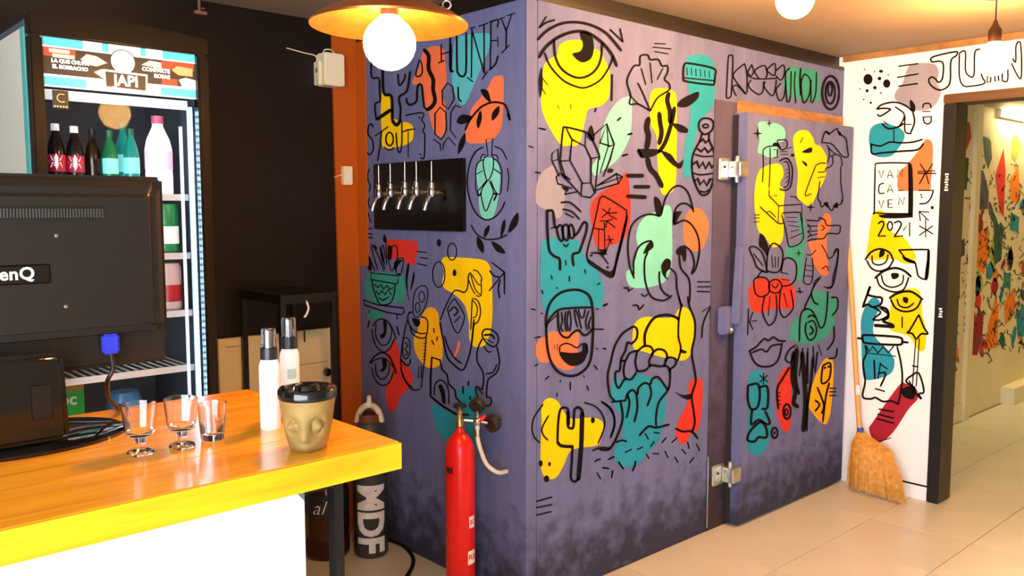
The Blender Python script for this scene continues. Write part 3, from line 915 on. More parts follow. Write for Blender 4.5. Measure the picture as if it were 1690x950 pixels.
DOOR = """
C 1230 190 6.333
# camera
b mint 150,70 300,80 390,120 420,190 400,270 330,300 340,430 250,440 180,410 130,380 150,260 140,150
b yellow 110,690 150,580 220,530 320,505 375,525 400,620 360,720 410,790 400,950 400,1200 385,1310 330,1375 270,1370 200,1260 140,1215 115,1100 95,900
x 130 190 55
x 252 85 36
s 10 185,365 230,330 330,320 370,340
s 9 185,365 190,520 180,700
s 9 260,340 260,520 250,760
f 285,310 310,285 350,300 340,325
s 10 370,350 335,270 370,258 430,262 435,330 390,362 350,330
l 10 300,360 335,360 335,440 300,440
l 7 370,380 440,380
l 7 370,410 450,410
s 9 440,350 490,330
f 480,405 510,405 510,430 480,430
s 13 360,480 400,455 450,460 490,540 490,660 470,750 420,785 360,770
s 10 400,490 440,490 460,560 460,680 440,740 400,755
l 8 420,580 445,560
l 8 415,620 450,595
l 8 415,660 450,635
l 8 425,700 450,680
l 10 330,840 250,842 350,945 590,930 520,850 470,850
l 10 250,842 250,780
C 1230 330 6.333
l 9 350,60 345,240
s 10 155,70 220,130 345,240 400,240
s 8 220,130 260,120 320,180
l 9 590,45 600,300
l 10 95,155 150,155
l 10 95,187 150,187
l 10 90,230 145,225
C 1230 190 6.333
# pointing_figure
b yellow 500,250 540,175 600,155 660,170 710,240 730,300 790,330 845,420 850,490 845,600 820,690 760,800 700,920 640,940 590,900 540,830 550,600 520,430
s 10 575,285 605,235
f 595,380 690,335 695,385 640,395
f 590,475 640,500 645,535 620,520
s 9 740,520 790,500 840,502
s 9 760,595 830,590 845,550
s 9 755,655 830,640
s 9 740,520 700,620 640,780 630,840 690,820
s 11 800,290 810,240 840,170 880,190 900,180 960,140 980,190 1050,240 1065,330 1075,430 1020,430 960,360 900,300 810,285
f 835,160 880,180 880,210 850,190
f 975,170 1000,180 1000,210 980,210
s 9 850,310 900,370 950,410
s 9 870,330 880,420 860,500
s 9 890,430 910,430 915,500 880,545 850,545
s 9 900,430 950,410 1000,440 1015,530
s 9 1000,530 1000,700 1020,870 1000,930
s 10 780,690 770,770 760,870 790,910
C 1230 330 6.333
s 11 780,20 800,70 850,40 900,110 940,60 1000,40 1010,0
f 820,30 860,20 870,80 840,60
f 920,60 960,20 970,80 940,80
x 685 75 50
# cup_and_fork
b green 560,120 610,200 620,420 590,840 540,800 530,650 430,600 420,510 480,470 580,430 560,300
b coral 830,145 890,160 895,280 860,340 850,450 860,600 870,760 820,790 760,740 700,620 690,540 660,440 740,420 760,260 800,210
s 10 385,135 560,128 580,170 605,340 605,400 560,460 465,485 440,400 420,300 380,150
l 10 605,340 470,400
l 7 430,180 540,180
l 7 440,220 540,230
l 7 455,262 560,278
l 7 480,330 560,310
x 560 555 36
s 11 640,210 760,215 780,185 830,210 860,265 980,265 992,310 970,350 860,350 820,400 700,410 650,430
l 11 650,270 755,270
l 11 655,330 755,320
l 11 655,380 755,352
l 11 655,250 685,300 650,330 690,360 655,390
s 9 800,260 825,290 800,320
s 9 640,570 690,570 740,520
s 9 640,600 620,740 610,850 650,880 690,860 710,740 700,600
l 8 630,730 700,740
l 8 620,790 700,800
l 8 632,680 700,690
s 9 800,470 850,560 870,610 920,580 940,520 970,515 965,640 920,780 910,900 870,920 820,900
s 9 800,720 850,690 870,740
s 9 720,900 725,850 790,800
C 1180 350 3.518
# flower
b red 205,430 260,380 320,390 400,380 460,440 465,520 440,560 340,560 260,585 210,560 195,490
s 7 300,340 305,250 320,200 345,180 385,210 395,260 380,330 350,350 300,340
s 5 335,320 330,250
s 5 350,320 350,260
s 5 365,320 370,260
s 7 305,350 290,280 270,230 230,200 200,210 225,270 245,320 290,345
s 6 225,240 280,310
s 7 225,400 240,380 290,380 315,410 310,470 270,490 235,470 225,400
s 7 245,380 270,345 300,350
e 7 350 430 38 40
s 6 330,420 350,440 370,415
s 7 385,350 390,310 400,275 430,265 470,295 470,380 440,420 390,430
s 6 385,350 425,358
s 6 390,390 430,395
s 7 290,480 275,570 300,640 320,655 350,620 360,560 355,480
s 6 320,490 310,600
s 7 380,450 375,560 400,610 440,580 455,540 440,450
s 6 400,470 420,550
f 262,125 285,140 310,200 305,255 280,220 255,190
s 8 490,440 495,470
s 8 478,460 510,462
# lips
s 9 200,805 240,780 285,735 310,745 340,725 370,745 410,748
s 9 200,805 230,870 270,895 330,890 370,850 390,760
s 8 215,815 270,795 300,810 330,775 390,765
l 8 195,560 190,710
l 8 220,580 200,635 242,628
l 8 200,635 220,680
# bird
b green 435,690 450,640 540,540 560,470 610,455 690,490 715,510 700,600 680,680 610,750 540,765 440,740
s 8 610,380 580,420 560,470 575,520 600,535
s 8 690,240 715,215 710,290 685,420 650,440
s 8 655,460 650,560 635,650 610,670 590,620 560,570 520,565 495,610 490,750
s 8 530,640 525,690 545,740 575,730 590,680 570,630 540,640
s 9 555,660 570,690 550,710
s 8 520,570 530,530 560,470
s 8 675,495 710,500 710,560 680,600
s 9 540,610 560,598 585,612
s 8 470,770 430,800 410,850 440,870 470,790
s 8 480,780 450,920
s 9 510,790 490,950
s 8 540,790 530,950
s 8 570,780 575,900
s 8 690,660 690,740 650,800
s 8 710,790 700,840 660,850
s 6 600,770 620,830
C 1170 560 2.794
s 15 390,60 385,180 400,240 390,290 410,310
s 16 430,60 440,180 445,300 435,420
s 10 480,80 470,200 455,300 450,420
s 11 410,50 400,170 415,250
s 10 455,60 455,200
s 9 500,60 490,150
# bone_and_fish
b teal 180,200 200,150 240,140 265,190 285,280 285,380 275,480 230,535 190,520 175,460 180,350
b red 330,160 360,125 380,160 380,300 375,400 350,425 325,380 310,300 310,220
b amber 480,200 520,110 550,85 575,120 565,300 545,385 515,380 480,340 460,300
s 9 185,210 225,205 235,250 225,310 195,320 180,280 180,220 185,210
s 9 235,220 270,220 270,310 245,320
s 9 200,320 195,390 230,370 265,390 280,380 260,330
s 9 180,440 200,410 240,380 265,410 265,450 230,450 210,470 180,465 180,440
l 6 252,155 252,205
l 6 235,165 270,195
l 6 270,165 235,195
e 8 303 430 14 24
d 303 430 5 8
s 8 370,130 340,180 315,230 320,320
l 5 313,245 330,245
l 5 313,262 330,262
l 5 313,280 330,280
l 5 315,298 332,298
e 8 360 332 17 34
e 6 358 335 7 14
s 7 525,120 560,110 555,180 520,200 525,120
d 535 130 6 6
d 552 125 6 6
s 7 500,220 530,300 520,340
s 7 555,200 540,260 525,380
s 7 490,330 510,300 490,280
l 7 558,225 585,225
l 7 558,241 585,241
l 7 558,258 585,258
"""
WHITE = """
C 1380 60 3.958
# dots
d 208 280 30 35
d 330 308 24 28
d 293 228 14 10
d 283 275 12 12
d 253 335 12 12
d 202 355 10 11
d 226 433 8 8
d 250 230 5
d 340 252 5
d 293 370 6
d 180 412 5
d 185 215 5
d 155 342 5
# name_lettering
b grey 455,240 480,190 540,175 640,180 670,230 660,300 685,360 665,420 620,470 540,485 450,460 385,410 390,360 430,310
l 10 410,195 535,178
l 10 400,268 535,245
l 11 410,325 530,308
s 9 625,168 630,135 780,100 785,125 750,160 745,290 720,335 670,350 620,320 605,285 625,265 650,280 670,300 695,270 695,170 625,168
s 8 805,110 830,95 845,110 845,220 870,260 900,250 905,110 930,85 950,105 950,250 970,305 880,325 830,320 805,260 805,110
l 8 985,300 1005,95 1040,80 1062,290 1040,295 1032,220 1012,225 1008,298 985,300
s 8 1085,290 1085,110 1095,75 1120,70 1170,170 1175,60 1205,50 1210,250 1190,265 1125,150 1120,285 1085,290
# horned_head
b teal 215,640 235,590 300,565 400,590 445,630 440,680 400,740 360,780 300,790 240,770 215,700
s 9 265,475 300,445 380,430 450,450 500,490
s 9 265,475 300,470 345,472 350,482 290,520 270,510
f 490,415 515,450 515,490 490,482 480,430
s 9 500,490 512,560 485,632
s 8 385,460 440,500 440,540 410,590
s 10 300,570 340,602 400,592 440,570
s 8 450,520 450,620 490,635
s 8 310,555 340,575
s 8 450,575 490,575
s 9 230,705 290,715 350,690 420,695 500,690 565,672
s 10 230,700 235,765 300,760 420,750 530,740 570,700
l 8 377,610 377,690
s 8 565,465 575,440 610,440 620,465
l 8 565,490 615,490
l 8 565,527 625,525
s 8 570,530 575,560 600,572 620,555 620,530
C 1390 240 3.958
# plaque
b coral 375,292 360,240 375,170 420,130 460,80 500,30 545,-40 590,-10 590,130 580,230 570,290 470,296
s 8 215,130 240,115 420,115 435,140 435,430 415,445 220,440 210,420 215,130
f 437,140 460,160 462,440 440,470 280,475 245,452 420,447 437,430
l 7 240,165 255,210 270,165
l 7 295,210 312,160 330,210
l 5 300,195 325,195
l 7 360,205 362,160 390,205 392,155
s 7 272,245 242,260 242,310 275,310
l 7 295,305 312,255 330,305
l 5 300,290 325,290
l 7 365,293 397,293
l 7 240,360 255,410 270,360
l 7 325,355 300,355 300,405 328,405
l 6 300,380 322,380
l 7 368,385 372,340 400,385 405,340
l 9 495,182 612,182
l 8 495,170 605,165
l 9 510,120 545,175 505,250
l 9 590,120 555,175
l 9 545,175 565,250
l 9 500,293 595,293
s 8 595,293 580,340 550,375 505,380
d 515 322 6
d 520 338 6
d 588 405 10 12
l 9 565,435 502,430 510,490
l 8 502,430 565,490
l 8 545,480 545,600
l 9 505,525 592,577
l 9 590,525 505,585
b yellow 170,620 180,540 200,450 260,420 280,480 320,560 400,600 440,650 480,720 460,765 400,770 330,740 200,750 160,720
s 9 235,510 260,495 270,520 235,590
l 9 235,592 282,590
e 8 312 525 16 28
s 9 340,505 370,495 385,520 340,595
l 9 340,595 395,590
l 9 400,552 440,500 440,590
# stacked_eyes
s 10 150,745 190,695 250,675 310,700 335,755
s 9 160,750 190,800 240,820 300,800 330,755
s 8 195,720 200,765 240,780 285,760 300,710
f 250,680 278,690 270,720 240,730
s 12 215,865 270,820 340,800 400,815 450,855
s 9 225,860 250,920 330,955 400,940 435,860
s 8 255,845 275,905 330,925 390,900 400,845
f 320,835 367,835 365,862 330,872
s 9 370,682 550,680 560,700 550,860 500,855 485,800 470,760 420,750 400,720 370,682
f 562,698 574,705 562,862 538,862
f 395,722 470,755 470,772 410,752
C 1390 460 2.374
b yellow 190,110 200,55 290,38 310,80 315,140 328,200 325,270 300,280 260,225 190,200 180,150
s 7 185,75 220,55 270,50 315,80
s 6 190,80 210,115 250,128 290,115 310,80
s 5 215,80 225,105 255,112 280,95
f 238,72 258,75 255,95 240,90
s 6 235,150 235,190
# arrow
s 6 300,140 265,200 255,210 275,215 290,235 310,215 335,215 320,190 300,140
l 5 288,235 275,420
l 5 302,235 290,420
l 6 275,340 296,345
s 6 275,420 250,400 270,380 300,370 320,440 300,450 310,470 280,440
l 6 262,400 285,440
# scroll
b teal 75,150 110,80 140,80 150,110 130,150 125,220 190,290 205,330 190,370 140,390 95,395 80,370 75,250
s 7 80,110 110,30 100,60 130,70 155,75 150,100 120,110 100,100 80,110
s 6 120,110 150,130 130,150 120,160
s 6 150,115 180,140 150,160 120,160
s 14 130,182 200,187
s 8 150,110 175,120 180,150 160,165 200,180
s 7 235,245 220,228 95,220 80,225 80,240 100,252 220,258 235,245
l 9 62,232 80,234
l 9 235,246 256,249
s 6 90,260 95,290 82,330 90,400 80,460 110,470 130,465 160,480 190,478 220,490
s 6 215,265 230,330 235,400 220,490
l 6 95,265 105,285 120,265 140,290 160,265 180,290 200,265
l 4 95,290 210,303
l 8 125,320 128,390
l 6 148,332 176,352
s 6 140,370 170,370 150,420
l 6 130,430 165,440
l 6 150,330 140,390
# bottle_patch
b wine 105,590 120,560 220,420 250,410 290,430 295,470 260,510 200,600 150,640 125,635
l 7 145,510 200,520
l 7 140,530 200,545
l 7 138,548 200,565
f 235,430 285,420 280,470 240,460
s 4 150,636 190,622
"""
CORR = """
C 1540 150 2.879
# corridor_marks
F rust 140,140 175,150 182,220 160,280 140,230
F forest 130,305 170,320 160,470 138,470
F olive 235,215 262,222 275,240 280,320 262,370 245,320
F slate 205,370 240,380 265,480 260,560 195,565 195,450
F red 335,270 345,380 335,600 315,570 295,400
F orange 365,420 405,360 415,520 370,530
F lime 375,230 395,200 420,260 390,340 372,310
F orange 195,690 260,640 270,760 240,870 200,830
F forest 280,560 300,600 330,700 325,800 290,830 290,680
F teal 370,575 410,600 405,670 365,660
F forest 335,860 370,870 360,940 335,930
F red 425,800 450,840 440,900 420,860
F olive 110,720 150,700 150,780 115,800
C 1540 440 2.262
F wine 130,330 150,200 190,160 185,240 165,330
F orange 205,220 235,110 245,150 240,300 205,310
F orange 265,140 300,80 310,150 270,220
F teal 310,180 339,140 350,260 315,260
F green 265,30 290,20 290,80 265,80
F wine 75,60 100,40 100,120 80,120
F orange 65,290 95,300 95,360 70,350
"""
mural(wm, 'v', VB, RIGHT)
mural(wt, 'u', UB, LEFT)
mdoor = len(bpy.data.objects)
class _P: pass
before = set(bpy.data.objects)
mural(d1, 'v', VD, DOOR)
for o in set(bpy.data.objects)-before: o.location = -d1.location
mural(wr, 'u', UW, WHITE)
mural(cw, 'v', VC, CORR)
rc = random.Random(11)                              # further leaf-shaped patches of the corridor mural
for k in range(34):
    x = rc.uniform(1600, 1692); lo = 300; y = rc.uniform(330, 600-(x-1590)*0.30); hx = rc.uniform(3, 6.5); hy = rc.uniform(9, 22); tl_ = rc.uniform(-3, 3)
    mural(cw, 'v', VC, 'C 0 0 1\nb %s %.1f,%.1f %.1f,%.1f %.1f,%.1f %.1f,%.1f' % (rc.choice(['forest','rust','orange','wine','lime','slate','teal','red','olive']), x+tl_, y-hy, x+hx, y-hy*0.1, x-tl_, y+hy, x-hx, y+hy*0.1))
rnd = random.Random(7)                               # the small dense scribbles of the far corridor wall
mb = MB()
for k in range(330):
    x = rnd.uniform(1590, 1700); lo = 185+(x-1590)*0.22; y = lo+60+(rnd.random()**0.75)*(600-(x-1590)*0.30-lo-60)
    if y > 612-(x-1590)*0.28: continue
    n = rnd.randint(2, 5); p = [(x, y)]
    for q in range(n): p.append((p[-1][0]+rnd.uniform(-3.5, 3.5), p[-1][1]+rnd.uniform(-6, 6)))
    ribbon(mb, crom2(p, False, 3), rnd.uniform(0.9, 1.7), lambda a, b: onv(a, b, VC-0.0026))
for k in range(40):
    x = rnd.uniform(1567, 1582); y = rnd.uniform(300, 620); p = [(x, y), (x+rnd.uniform(-3,3), y+rnd.uniform(-8,8)), (x+rnd.uniform(-3,3), y+rnd.uniform(-8,8))]
    ribbon(mb, crom2(p, False, 3), 1.4, lambda a, b: onv(a, b, VC-0.0026))
me = bpy.data.meshes.new('painted_scribbles'); me.from_pydata(mb.v, [], mb.f); me.materials.append(mat('dark_ink', S(52,46,40), 0.6))
o = bpy.data.objects.new('painted_scribbles', me); COL.objects.link(o); o.parent = cw; o['kind'] = 'stuff'
# ================================================================ OBJECTS
def T(x, y, z): return Matrix.Translation((x, y, z))
RX = lambda d: Matrix.Rotation(math.radians(d), 4, 'X')
RY = lambda d: Matrix.Rotation(math.radians(d), 4, 'Y')
RZ = lambda d: Matrix.Rotation(math.radians(d), 4, 'Z')
M_WOOD = wood_mat('varnished_yellow_pine', S(240,178,44), S(216,138,24), 0.2)
M_WOODE = wood_mat('varnished_pine_edge', S(244,190,22), S(226,158,14), 0.3)
M_PANEL = mat('white_painted_board', S(240,242,246), 0.45)
M_GLOSS = mat('gloss_black_plastic', S(12,11,11), 0.08, coat=0.5)
M_MATTE = mat('matte_charcoal_plastic', S(30,26,22), 0.4, bump=0.08, bscale=900)
M_STEEL = mat('brushed_steel', S(205,205,205), 0.25, 1.0)
M_WPLAST = mat('white_plastic', S(244,244,246), 0.35)
M_CREAM = mat('aged_cream_plastic', S(248,236,200), 0.45)
M_GLASS = mat('clear_glass', (1,1,1), 0.02, trans=1.0, ior=1.45)
M_COPPER = mat('hammered_copper', S(196,112,50), 0.32, 0.85, var=0.2, vscale=25, bump=0.15, bscale=80)
M_BRASS = mat('old_brass', S(176,150,96), 0.35, 0.9)
ZT = 1.08

# ---------------------------------------------------------------- bar counter
c = thing('bar_counter', (0.0,1.58,0), 'yellow varnished wooden bar counter with white front board', 'counter')
top = MB().box((-0.75,1.265-1.58,ZT-0.051), (0.881,1.893-1.58,ZT)).build('countertop', M_WOOD, c, bevel=0.004)
for k, (z0, z1) in enumerate(((ZT-0.0495, ZT-0.0015),)):
    MB().box((-0.75,1.2625-1.58,z0), (0.8785,1.266-1.58,z1)).build('front_edging', M_WOODE, top)
for v in (1.42, 1.575, 1.73): MB().box((-0.75,v-1.5805,ZT-0.001), (0.879,v-1.5795,ZT+0.0002)).build('plank_seam', mat('seam_brown', S(190,120,20), 0.5), top)
MB().box((-0.75,1.30-1.58,0), (0.702,1.325-1.58,ZT-0.053)).build('front_board', M_PANEL, c, bevel=0.002)
leg = MB().box((0.78,1.335-1.58,0), (0.80,1.36-1.58,ZT-0.052)).build('leg', M_BLACK, c, bevel=0.002)
for u, v in ((0.78, 1.84), (-0.6, 1.84)):
    o = leg.copy(); COL.objects.link(o); o.location = (u-0.78, v-1.335, 0)
MB().box((-0.6,1.335-1.58,0.999), (0.78,1.36-1.58,1.028)).box((0.78,1.36-1.58,0.999), (0.80,1.84-1.58,1.028)).build('frame_rail', M_BLACK, c)
M_FAINT = mat('faint_grey_pencil', S(214,218,222), 0.6)
text_obj('faded_lettering', 'DURLC', 0.042, None, M_FAINT, c, warp=lambda q: Vector((0.615+q.x, 1.2994-1.58, 0.955+q.y+0.0*q.x)), extrude=0.0, spacing=1.25)
MB().prism([(0.685,1.02),(0.7,1.02),(0.7,1.002)], 1, 1.298-1.58, 1.3005-1.58).build('corner_bracket', mat('grey_bracket', S(96,110,108), 0.5), c)

# ---------------------------------------------------------------- monitor seen from behind
mv = 1.72; mu = 0.352
mo = thing('computer_monitor', (mu,mv,ZT), 'black computer monitor seen from behind on the counter', 'monitor')
hw = 0.283; zb = 0.121; zt = 0.487
MB().box((-hw,0.0,zb), (hw,0.026,zt)).build('bezel', M_MATTE, mo, bevel=0.008, seg=3)
MB().box((-hw+0.014,0.0265,zb+0.03), (hw-0.014,0.0275,zt-0.014)).build('screen', mat('dark_screen', S(10,10,12), 0.15), mo)
sh = MB(); x = hw-0.004; zs = zb+0.062
sh.add([(-x,0.002,zs),(x,0.002,zs),(x,0.002,zt-0.004),(-x,0.002,zt-0.004),(-x+0.03,-0.042,zs+0.01),(x-0.03,-0.042,zs+0.01),(x-0.03,-0.042,zt-0.03),(-x+0.03,-0.042,zt-0.03)],
       [(0,1,2,3),(4,7,6,5),(0,4,5,1),(1,5,6,2),(2,6,7,3),(3,7,4,0)])
shell = sh.build('back_shell', M_MATTE, mo, bevel=0.012, seg=4, smooth=35)
vt = MB().box((-0.155,-0.0428,0.405), (0.155,-0.0415,0.429)).build('vent', mat('vent_black', S(8,8,8), 0.5), shell)
ribs = MB()
for k in range(62): ribs.box((-0.152+k*0.005,-0.0442,0.408), (-0.1497+k*0.005,-0.0425,0.424))
ribs.build('vent_ribs', mat('vent_rib_grey', S(70,68,64), 0.4), vt)
pl = MB().box((-0.062,-0.0445,0.292), (0.062,-0.0415,0.326)).build('logo_plate', M_GLOSS, shell, bevel=0.003)
text_obj('logo', 'BenQ', 0.03, FACE_V((0.0,-0.0448,0.310)), M_WPLAST, pl, bold=0.0007, spacing=1.05)
for u, z in ((0.075,0.376),(0.085,0.248),(-0.075,0.376),(-0.085,0.248)):
    MB().lathe([(0.0035,0),(0.0035,0.001),(0.001,0.0015)], n=10, M=T(u,-0.042,z) @ RX(90)).build('screw', M_STEEL, shell)
nk = MB().prism([(-0.092,0.012),(0.074,0.012),(0.068,0.172),(-0.088,0.172)], 1, -0.085, -0.05).build('stand_neck', M_GLOSS, mo, bevel=0.012, seg=3, smooth=40)
MB().box((0.012,-0.0862,0.058), (0.045,-0.0848,0.118)).build('cable_opening', mat('opening_dark', S(24,22,20), 0.3), nk, bevel=0.008)
MB().lathe([(1.0,0),(1.0,0.006),(0.93,0.012),(0.5,0.016),(0.001,0.017)], n=48, M=T(0.01,0.01,0) @ Matrix.Diagonal((0.185,0.125,1,1))).build('stand_base', M_GLOSS, mo, smooth=50)
vg = MB().box((0.150,-0.03,0.150), (0.180,-0.012,0.188)).build('video_plug', mat('blue_plug', S(50,62,200), 0.3), mo, bevel=0.004)
MB().tube([(0.165,-0.021,0.15),(0.168,-0.02,0.12),(0.160,-0.01,0.095),(0.180,0.05,0.05),(0.215,0.10,0.012),(0.235,0.17,0.006)], 0.0045).build('cable', mat('black_cable', S(40,24,20), 0.4), vg, smooth=60)

# ---------------------------------------------------------------- things on the counter
gl = thing('shot_glass', onz(232,748,ZT+0.0008), 'stemmed clear shot glass nearest the monitor', 'glass', 'shot glasses on the counter')
prof = [(0.001,0),(0.021,0),(0.0225,0.003),(0.021,0.006),(0.0095,0.010),(0.0085,0.022),(0.0125,0.030),(0.0235,0.0345),(0.0245,0.040),(0.0295,0.088),(0.0280,0.088),(0.0228,0.042),(0.001,0.036)]
MB().lathe(prof, n=32).build('bowl', M_GLASS, gl, smooth=35)
g2 = copy_tree(gl); g2.location = onz(301,737,ZT+0.0008); g2['label'] = 'stemmed clear shot glass in the middle of the three'
gt = thing('shot_glass', onz(351,724,ZT+0.0008), 'plain straight clear shot glass without a stem', 'glass', 'shot glasses on the counter')
MB().lathe([(0.001,0),(0.019,0),(0.0205,0.002),(0.0265,0.068),(0.0250,0.068),(0.0192,0.012),(0.001,0.011)], n=32).build('bowl', M_GLASS, gt, smooth=35)
def spray(px, py, label, hgt, lab):
    t = thing('spray_bottle', onz(px, py, ZT), label, 'bottle', 'white spray bottles')
    k = hgt/0.196
    MB().lathe([(0.001,0),(0.0185,0),(0.0195,0.002),(0.0195,0.118*k),(0.0185,0.127*k),(0.0155,0.134*k),(0.0135,0.137*k),(0.001,0.137*k)], n=28).build('body', M_WPLAST, t, smooth=40)
    MB().lathe([(0.001,0.136*k),(0.0165,0.136*k),(0.0162,0.158*k),(0.001,0.158*k)], n=28).build('collar', mat('black_collar', S(34,34,36), 0.35), t, smooth=40)
    MB().lathe([(0.001,0.158*k),(0.0075,0.158*k),(0.0075,0.190*k),(0.001,0.190*k)], n=20).build('nozzle', mat('grey_nozzle', S(120,118,112), 0.35), t, smooth=40)
    MB().lathe([(0.0145,0.158*k),(0.0142,0.190*k),(0.0125,0.196*k),(0.001,0.197*k),(0.001,0.1955*k),(0.0118,0.1945*k),(0.0132,0.189*k),(0.0135,0.158*k)], n=28).build('clear_cap', M_GLASS, t, smooth=40)
    if lab:
        lb = MB(); n = 10
        for i in range(n+1):
            a = math.radians(-132+i*5.5); lb.v += [(0.0197*math.cos(a),0.0197*math.sin(a),0.083),(0.0197*math.cos(a),0.0197*math.sin(a),0.103)]
        lb.f = [(2*i,2*i+2,2*i+3,2*i+1) for i in range(n)]
        lb.build('label', mat('pale_teal_label', S(170,205,196), 0.5), t)
    return t
spray(447, 706, 'plain white spray bottle nearer to the shot glasses', 0.196, False)
spray(480, 688, 'white spray bottle with small teal label behind the jar', 0.206, True)
# clay face jar
jp = onz(509, 738, ZT)
j = thing('face_jar', jp, 'clay coloured jar moulded like a face with black lid', 'jar')
a_cam = math.atan2(-jp.y, -jp.x)-math.radians(8)
n = 72; rows = 30; mb = MB()
def g(d, w): return math.exp(-(d/w)**2)
for i in range(rows+1):
    s = i/rows; z = 0.092*s
    r0 = 0.030+0.0215*(s**0.55) if s > 0.06 else 0.030+0.0215*(0.06**0.55)*(s/0.06)**0.5
    for k in range(n):
        a = 2*math.pi*k/n; d = (a-a_cam+math.pi) % (2*math.pi)-math.pi
        r = r0*(1+0.05*math.cos(2*d)) + 0.0095*g(d,0.17)*(g(s-0.30,0.10)+0.55*g(s-0.52,0.2))+0.006*g(s-0.10,0.10)*g(d,0.5)-0.005*g(s-0.2,0.03)*g(d,0.3)
        for e in (-0.52, 0.52): r += 0.0085*g(math.hypot((d-e)*0.9,(s-0.52)*1.5),0.15)-0.0055*g(math.hypot((d-e)*0.9,(s-0.52)*1.5)-0.22,0.06)
        mb.v.append((r*math.cos(a), r*math.sin(a), z))
for i in range(rows):
    for k in range(n): mb.f.append((i*n+k, i*n+(k+1) % n, (i+1)*n+(k+1) % n, (i+1)*n+k))
mb.f.append(tuple(range(n-1,-1,-1))); mb.f.append(tuple(rows*n+k for k in range(n)))
mb.build('body', mat('raw_clay', S(146,116,60), 0.6, var=0.25, vscale=25, bump=0.2, bscale=120), j, smooth=60)
MB().lathe([(0.001,0.0915),(0.0505,0.0915),(0.0515,0.094),(0.0515,0.106),(0.049,0.1095),(0.040,0.110),(0.036,0.106),(0.024,0.105),(0.021,0.113),(0.012,0.115),(0.001,0.115)], n=48).build('lid', mat('gloss_black_lid', S(16,16,18), 0.12, coat=0.4), j, smooth=40)

# ---------------------------------------------------------------- display fridge
fv = 2.60; fu0, fu1, ftop = 0.617, 1.112, 2.030; fd = 0.52
fr = thing('display_fridge', (fu0,fv,0), 'tall dark glass-door drinks fridge with lit sign', 'fridge')
W = fu1-fu0
M_FR = mat('dark_bronze_frame', S(34,25,18), 0.22, 0.3)
M_FIN = mat('fridge_inner_grey', S(84,92,104), 0.5)
bd = MB().box((0.002,0.045,0.06), (0.022,fd,ftop-0.01)).box((W-0.022,0.045,0.06), (W-0.002,fd,ftop-0.01)).box((0.022,fd-0.02,0.06), (W-0.022,fd,ftop-0.01)).box((0.022,0.045,0.06), (W-0.022,fd-0.02,0.12)).box((0.022,0.045,ftop-0.05), (W-0.022,fd-0.02,ftop-0.01)).build('cabinet', M_FIN, fr)
MB().box((-0.001,0.055,0.08), (0.002,fd-0.005,ftop-0.03)).build('side_panel', mat('cream_side_print', S(240,232,210), 0.4), fr)
MB().box((-0.0015,0.05,0.08), (0.0021,0.085,ftop-0.03)).build('side_stripe', mat('teal_stripe', S(96,190,178), 0.4), fr)
MB().box((0.02,0.06,0), (W-0.02,fd-0.03,0.06)).build('plinth', M_BLACK, fr)
# door frame with a shallow arched head
n = 14; arch = [(W*i/n, ftop+0.014*math.sin(math.pi*(0.08+0.80*i/n))-0.012*(i/n)**2) for i in range(n+1)]
head = [(0,1.974)]+[(a, b) for a, b in arch]+[(W,1.974)]
dr = MB().prism(head, 1, 0.0, 0.04).build('door_frame', M_FR, fr, bevel=0.005)
MB().box((0,0,0.14), (0.034,0.04,1.976)).build('frame_rail', M_FR, dr, bevel=0.006)
MB().box((W-0.036,0,0.14), (W,0.04,1.976)).build('frame_rail', M_FR, dr, bevel=0.006)
MB().box((0.03,0,0.14), (W-0.03,0.04,0.20)).build('frame_rail', M_FR, dr, bevel=0.006)
MB().box((0.034,0.018,0.20), (W-0.036,0.022,1.84)).build('glass_pane', mat('fridge_glass', (1,1,1), 0.0, trans=1.0, ior=1.1), dr)
sz0, sz1 = 1.842, 1.974; sw0, sw1 = 0.034, W-0.038
def em(name, col, st): return mat(name, col, 0.4, emit=col, estr=st)
SE = 0.5
E_W = em('sign_white', (0.95,0.97,1.0), SE); E_T = em('sign_turquoise', S(70,180,214), SE); E_K = mat('sign_black', S(44,42,42), 0.4); E_R = em('sign_red', S(214,64,44), SE*0.8); E_G = em('sign_silver', S(176,176,180), SE*0.7)
sg = MB().box((sw0,0.016,sz0), (sw1,0.03,sz1)).build('lit_sign', E_W, fr)
def sgbox(x0, x1, z0, z1, m, d=0.0155): MB().box((sw0+(sw1-sw0)*x0, d, sz0+(sz1-sz0)*z0), (sw0+(sw1-sw0)*x1, 0.0163, sz0+(sz1-sz0)*z1)).build('sign_print', m, sg)
sgbox(0,1,0.25,0.80,E_K)
for x0, x1 in ((0,0.25),(0.37,0.41),(0.62,0.655),(0.77,1.0)): sgbox(x0,x1,0.83,1.0,E_T)
for x0, x1 in ((0,0.26),(0.75,1.0)): sgbox(x0,x1,0.02,0.20,E_T)
sgbox(0.01,0.20,0.62,0.80,E_R,0.0152); sgbox(0.76,0.99,0.62,0.80,E_R,0.0152); sgbox(0.76,0.87,0.25,0.40,E_R,0.0152)
def sgpoly(pts, m, d): MB().prism([(sw0+(sw1-sw0)*a, sz0+(sz1-sz0)*b) for a, b in pts], 1, d, 0.0163).build('sign_print', m, sg)
sgpoly([(0.23,0.62),(0.27,0.74),(0.33,0.72),(0.40,0.60),(0.33,0.50),(0.27,0.52)], E_G, 0.0150)
sgpoly([(0.31,0.38),(0.36,0.46),(0.42,0.42),(0.42,0.26),(0.36,0.27)], E_G, 0.0150)
sgpoly([(0.62,0.64),(0.68,0.76),(0.76,0.74),(0.76,0.60)], E_G, 0.0150)
sgpoly([(0.83,0.60),(0.87,0.70),(0.98,0.68),(0.98,0.50),(0.88,0.50)], em('sign_gold', S(196,160,110), SE*0.7), 0.0149)
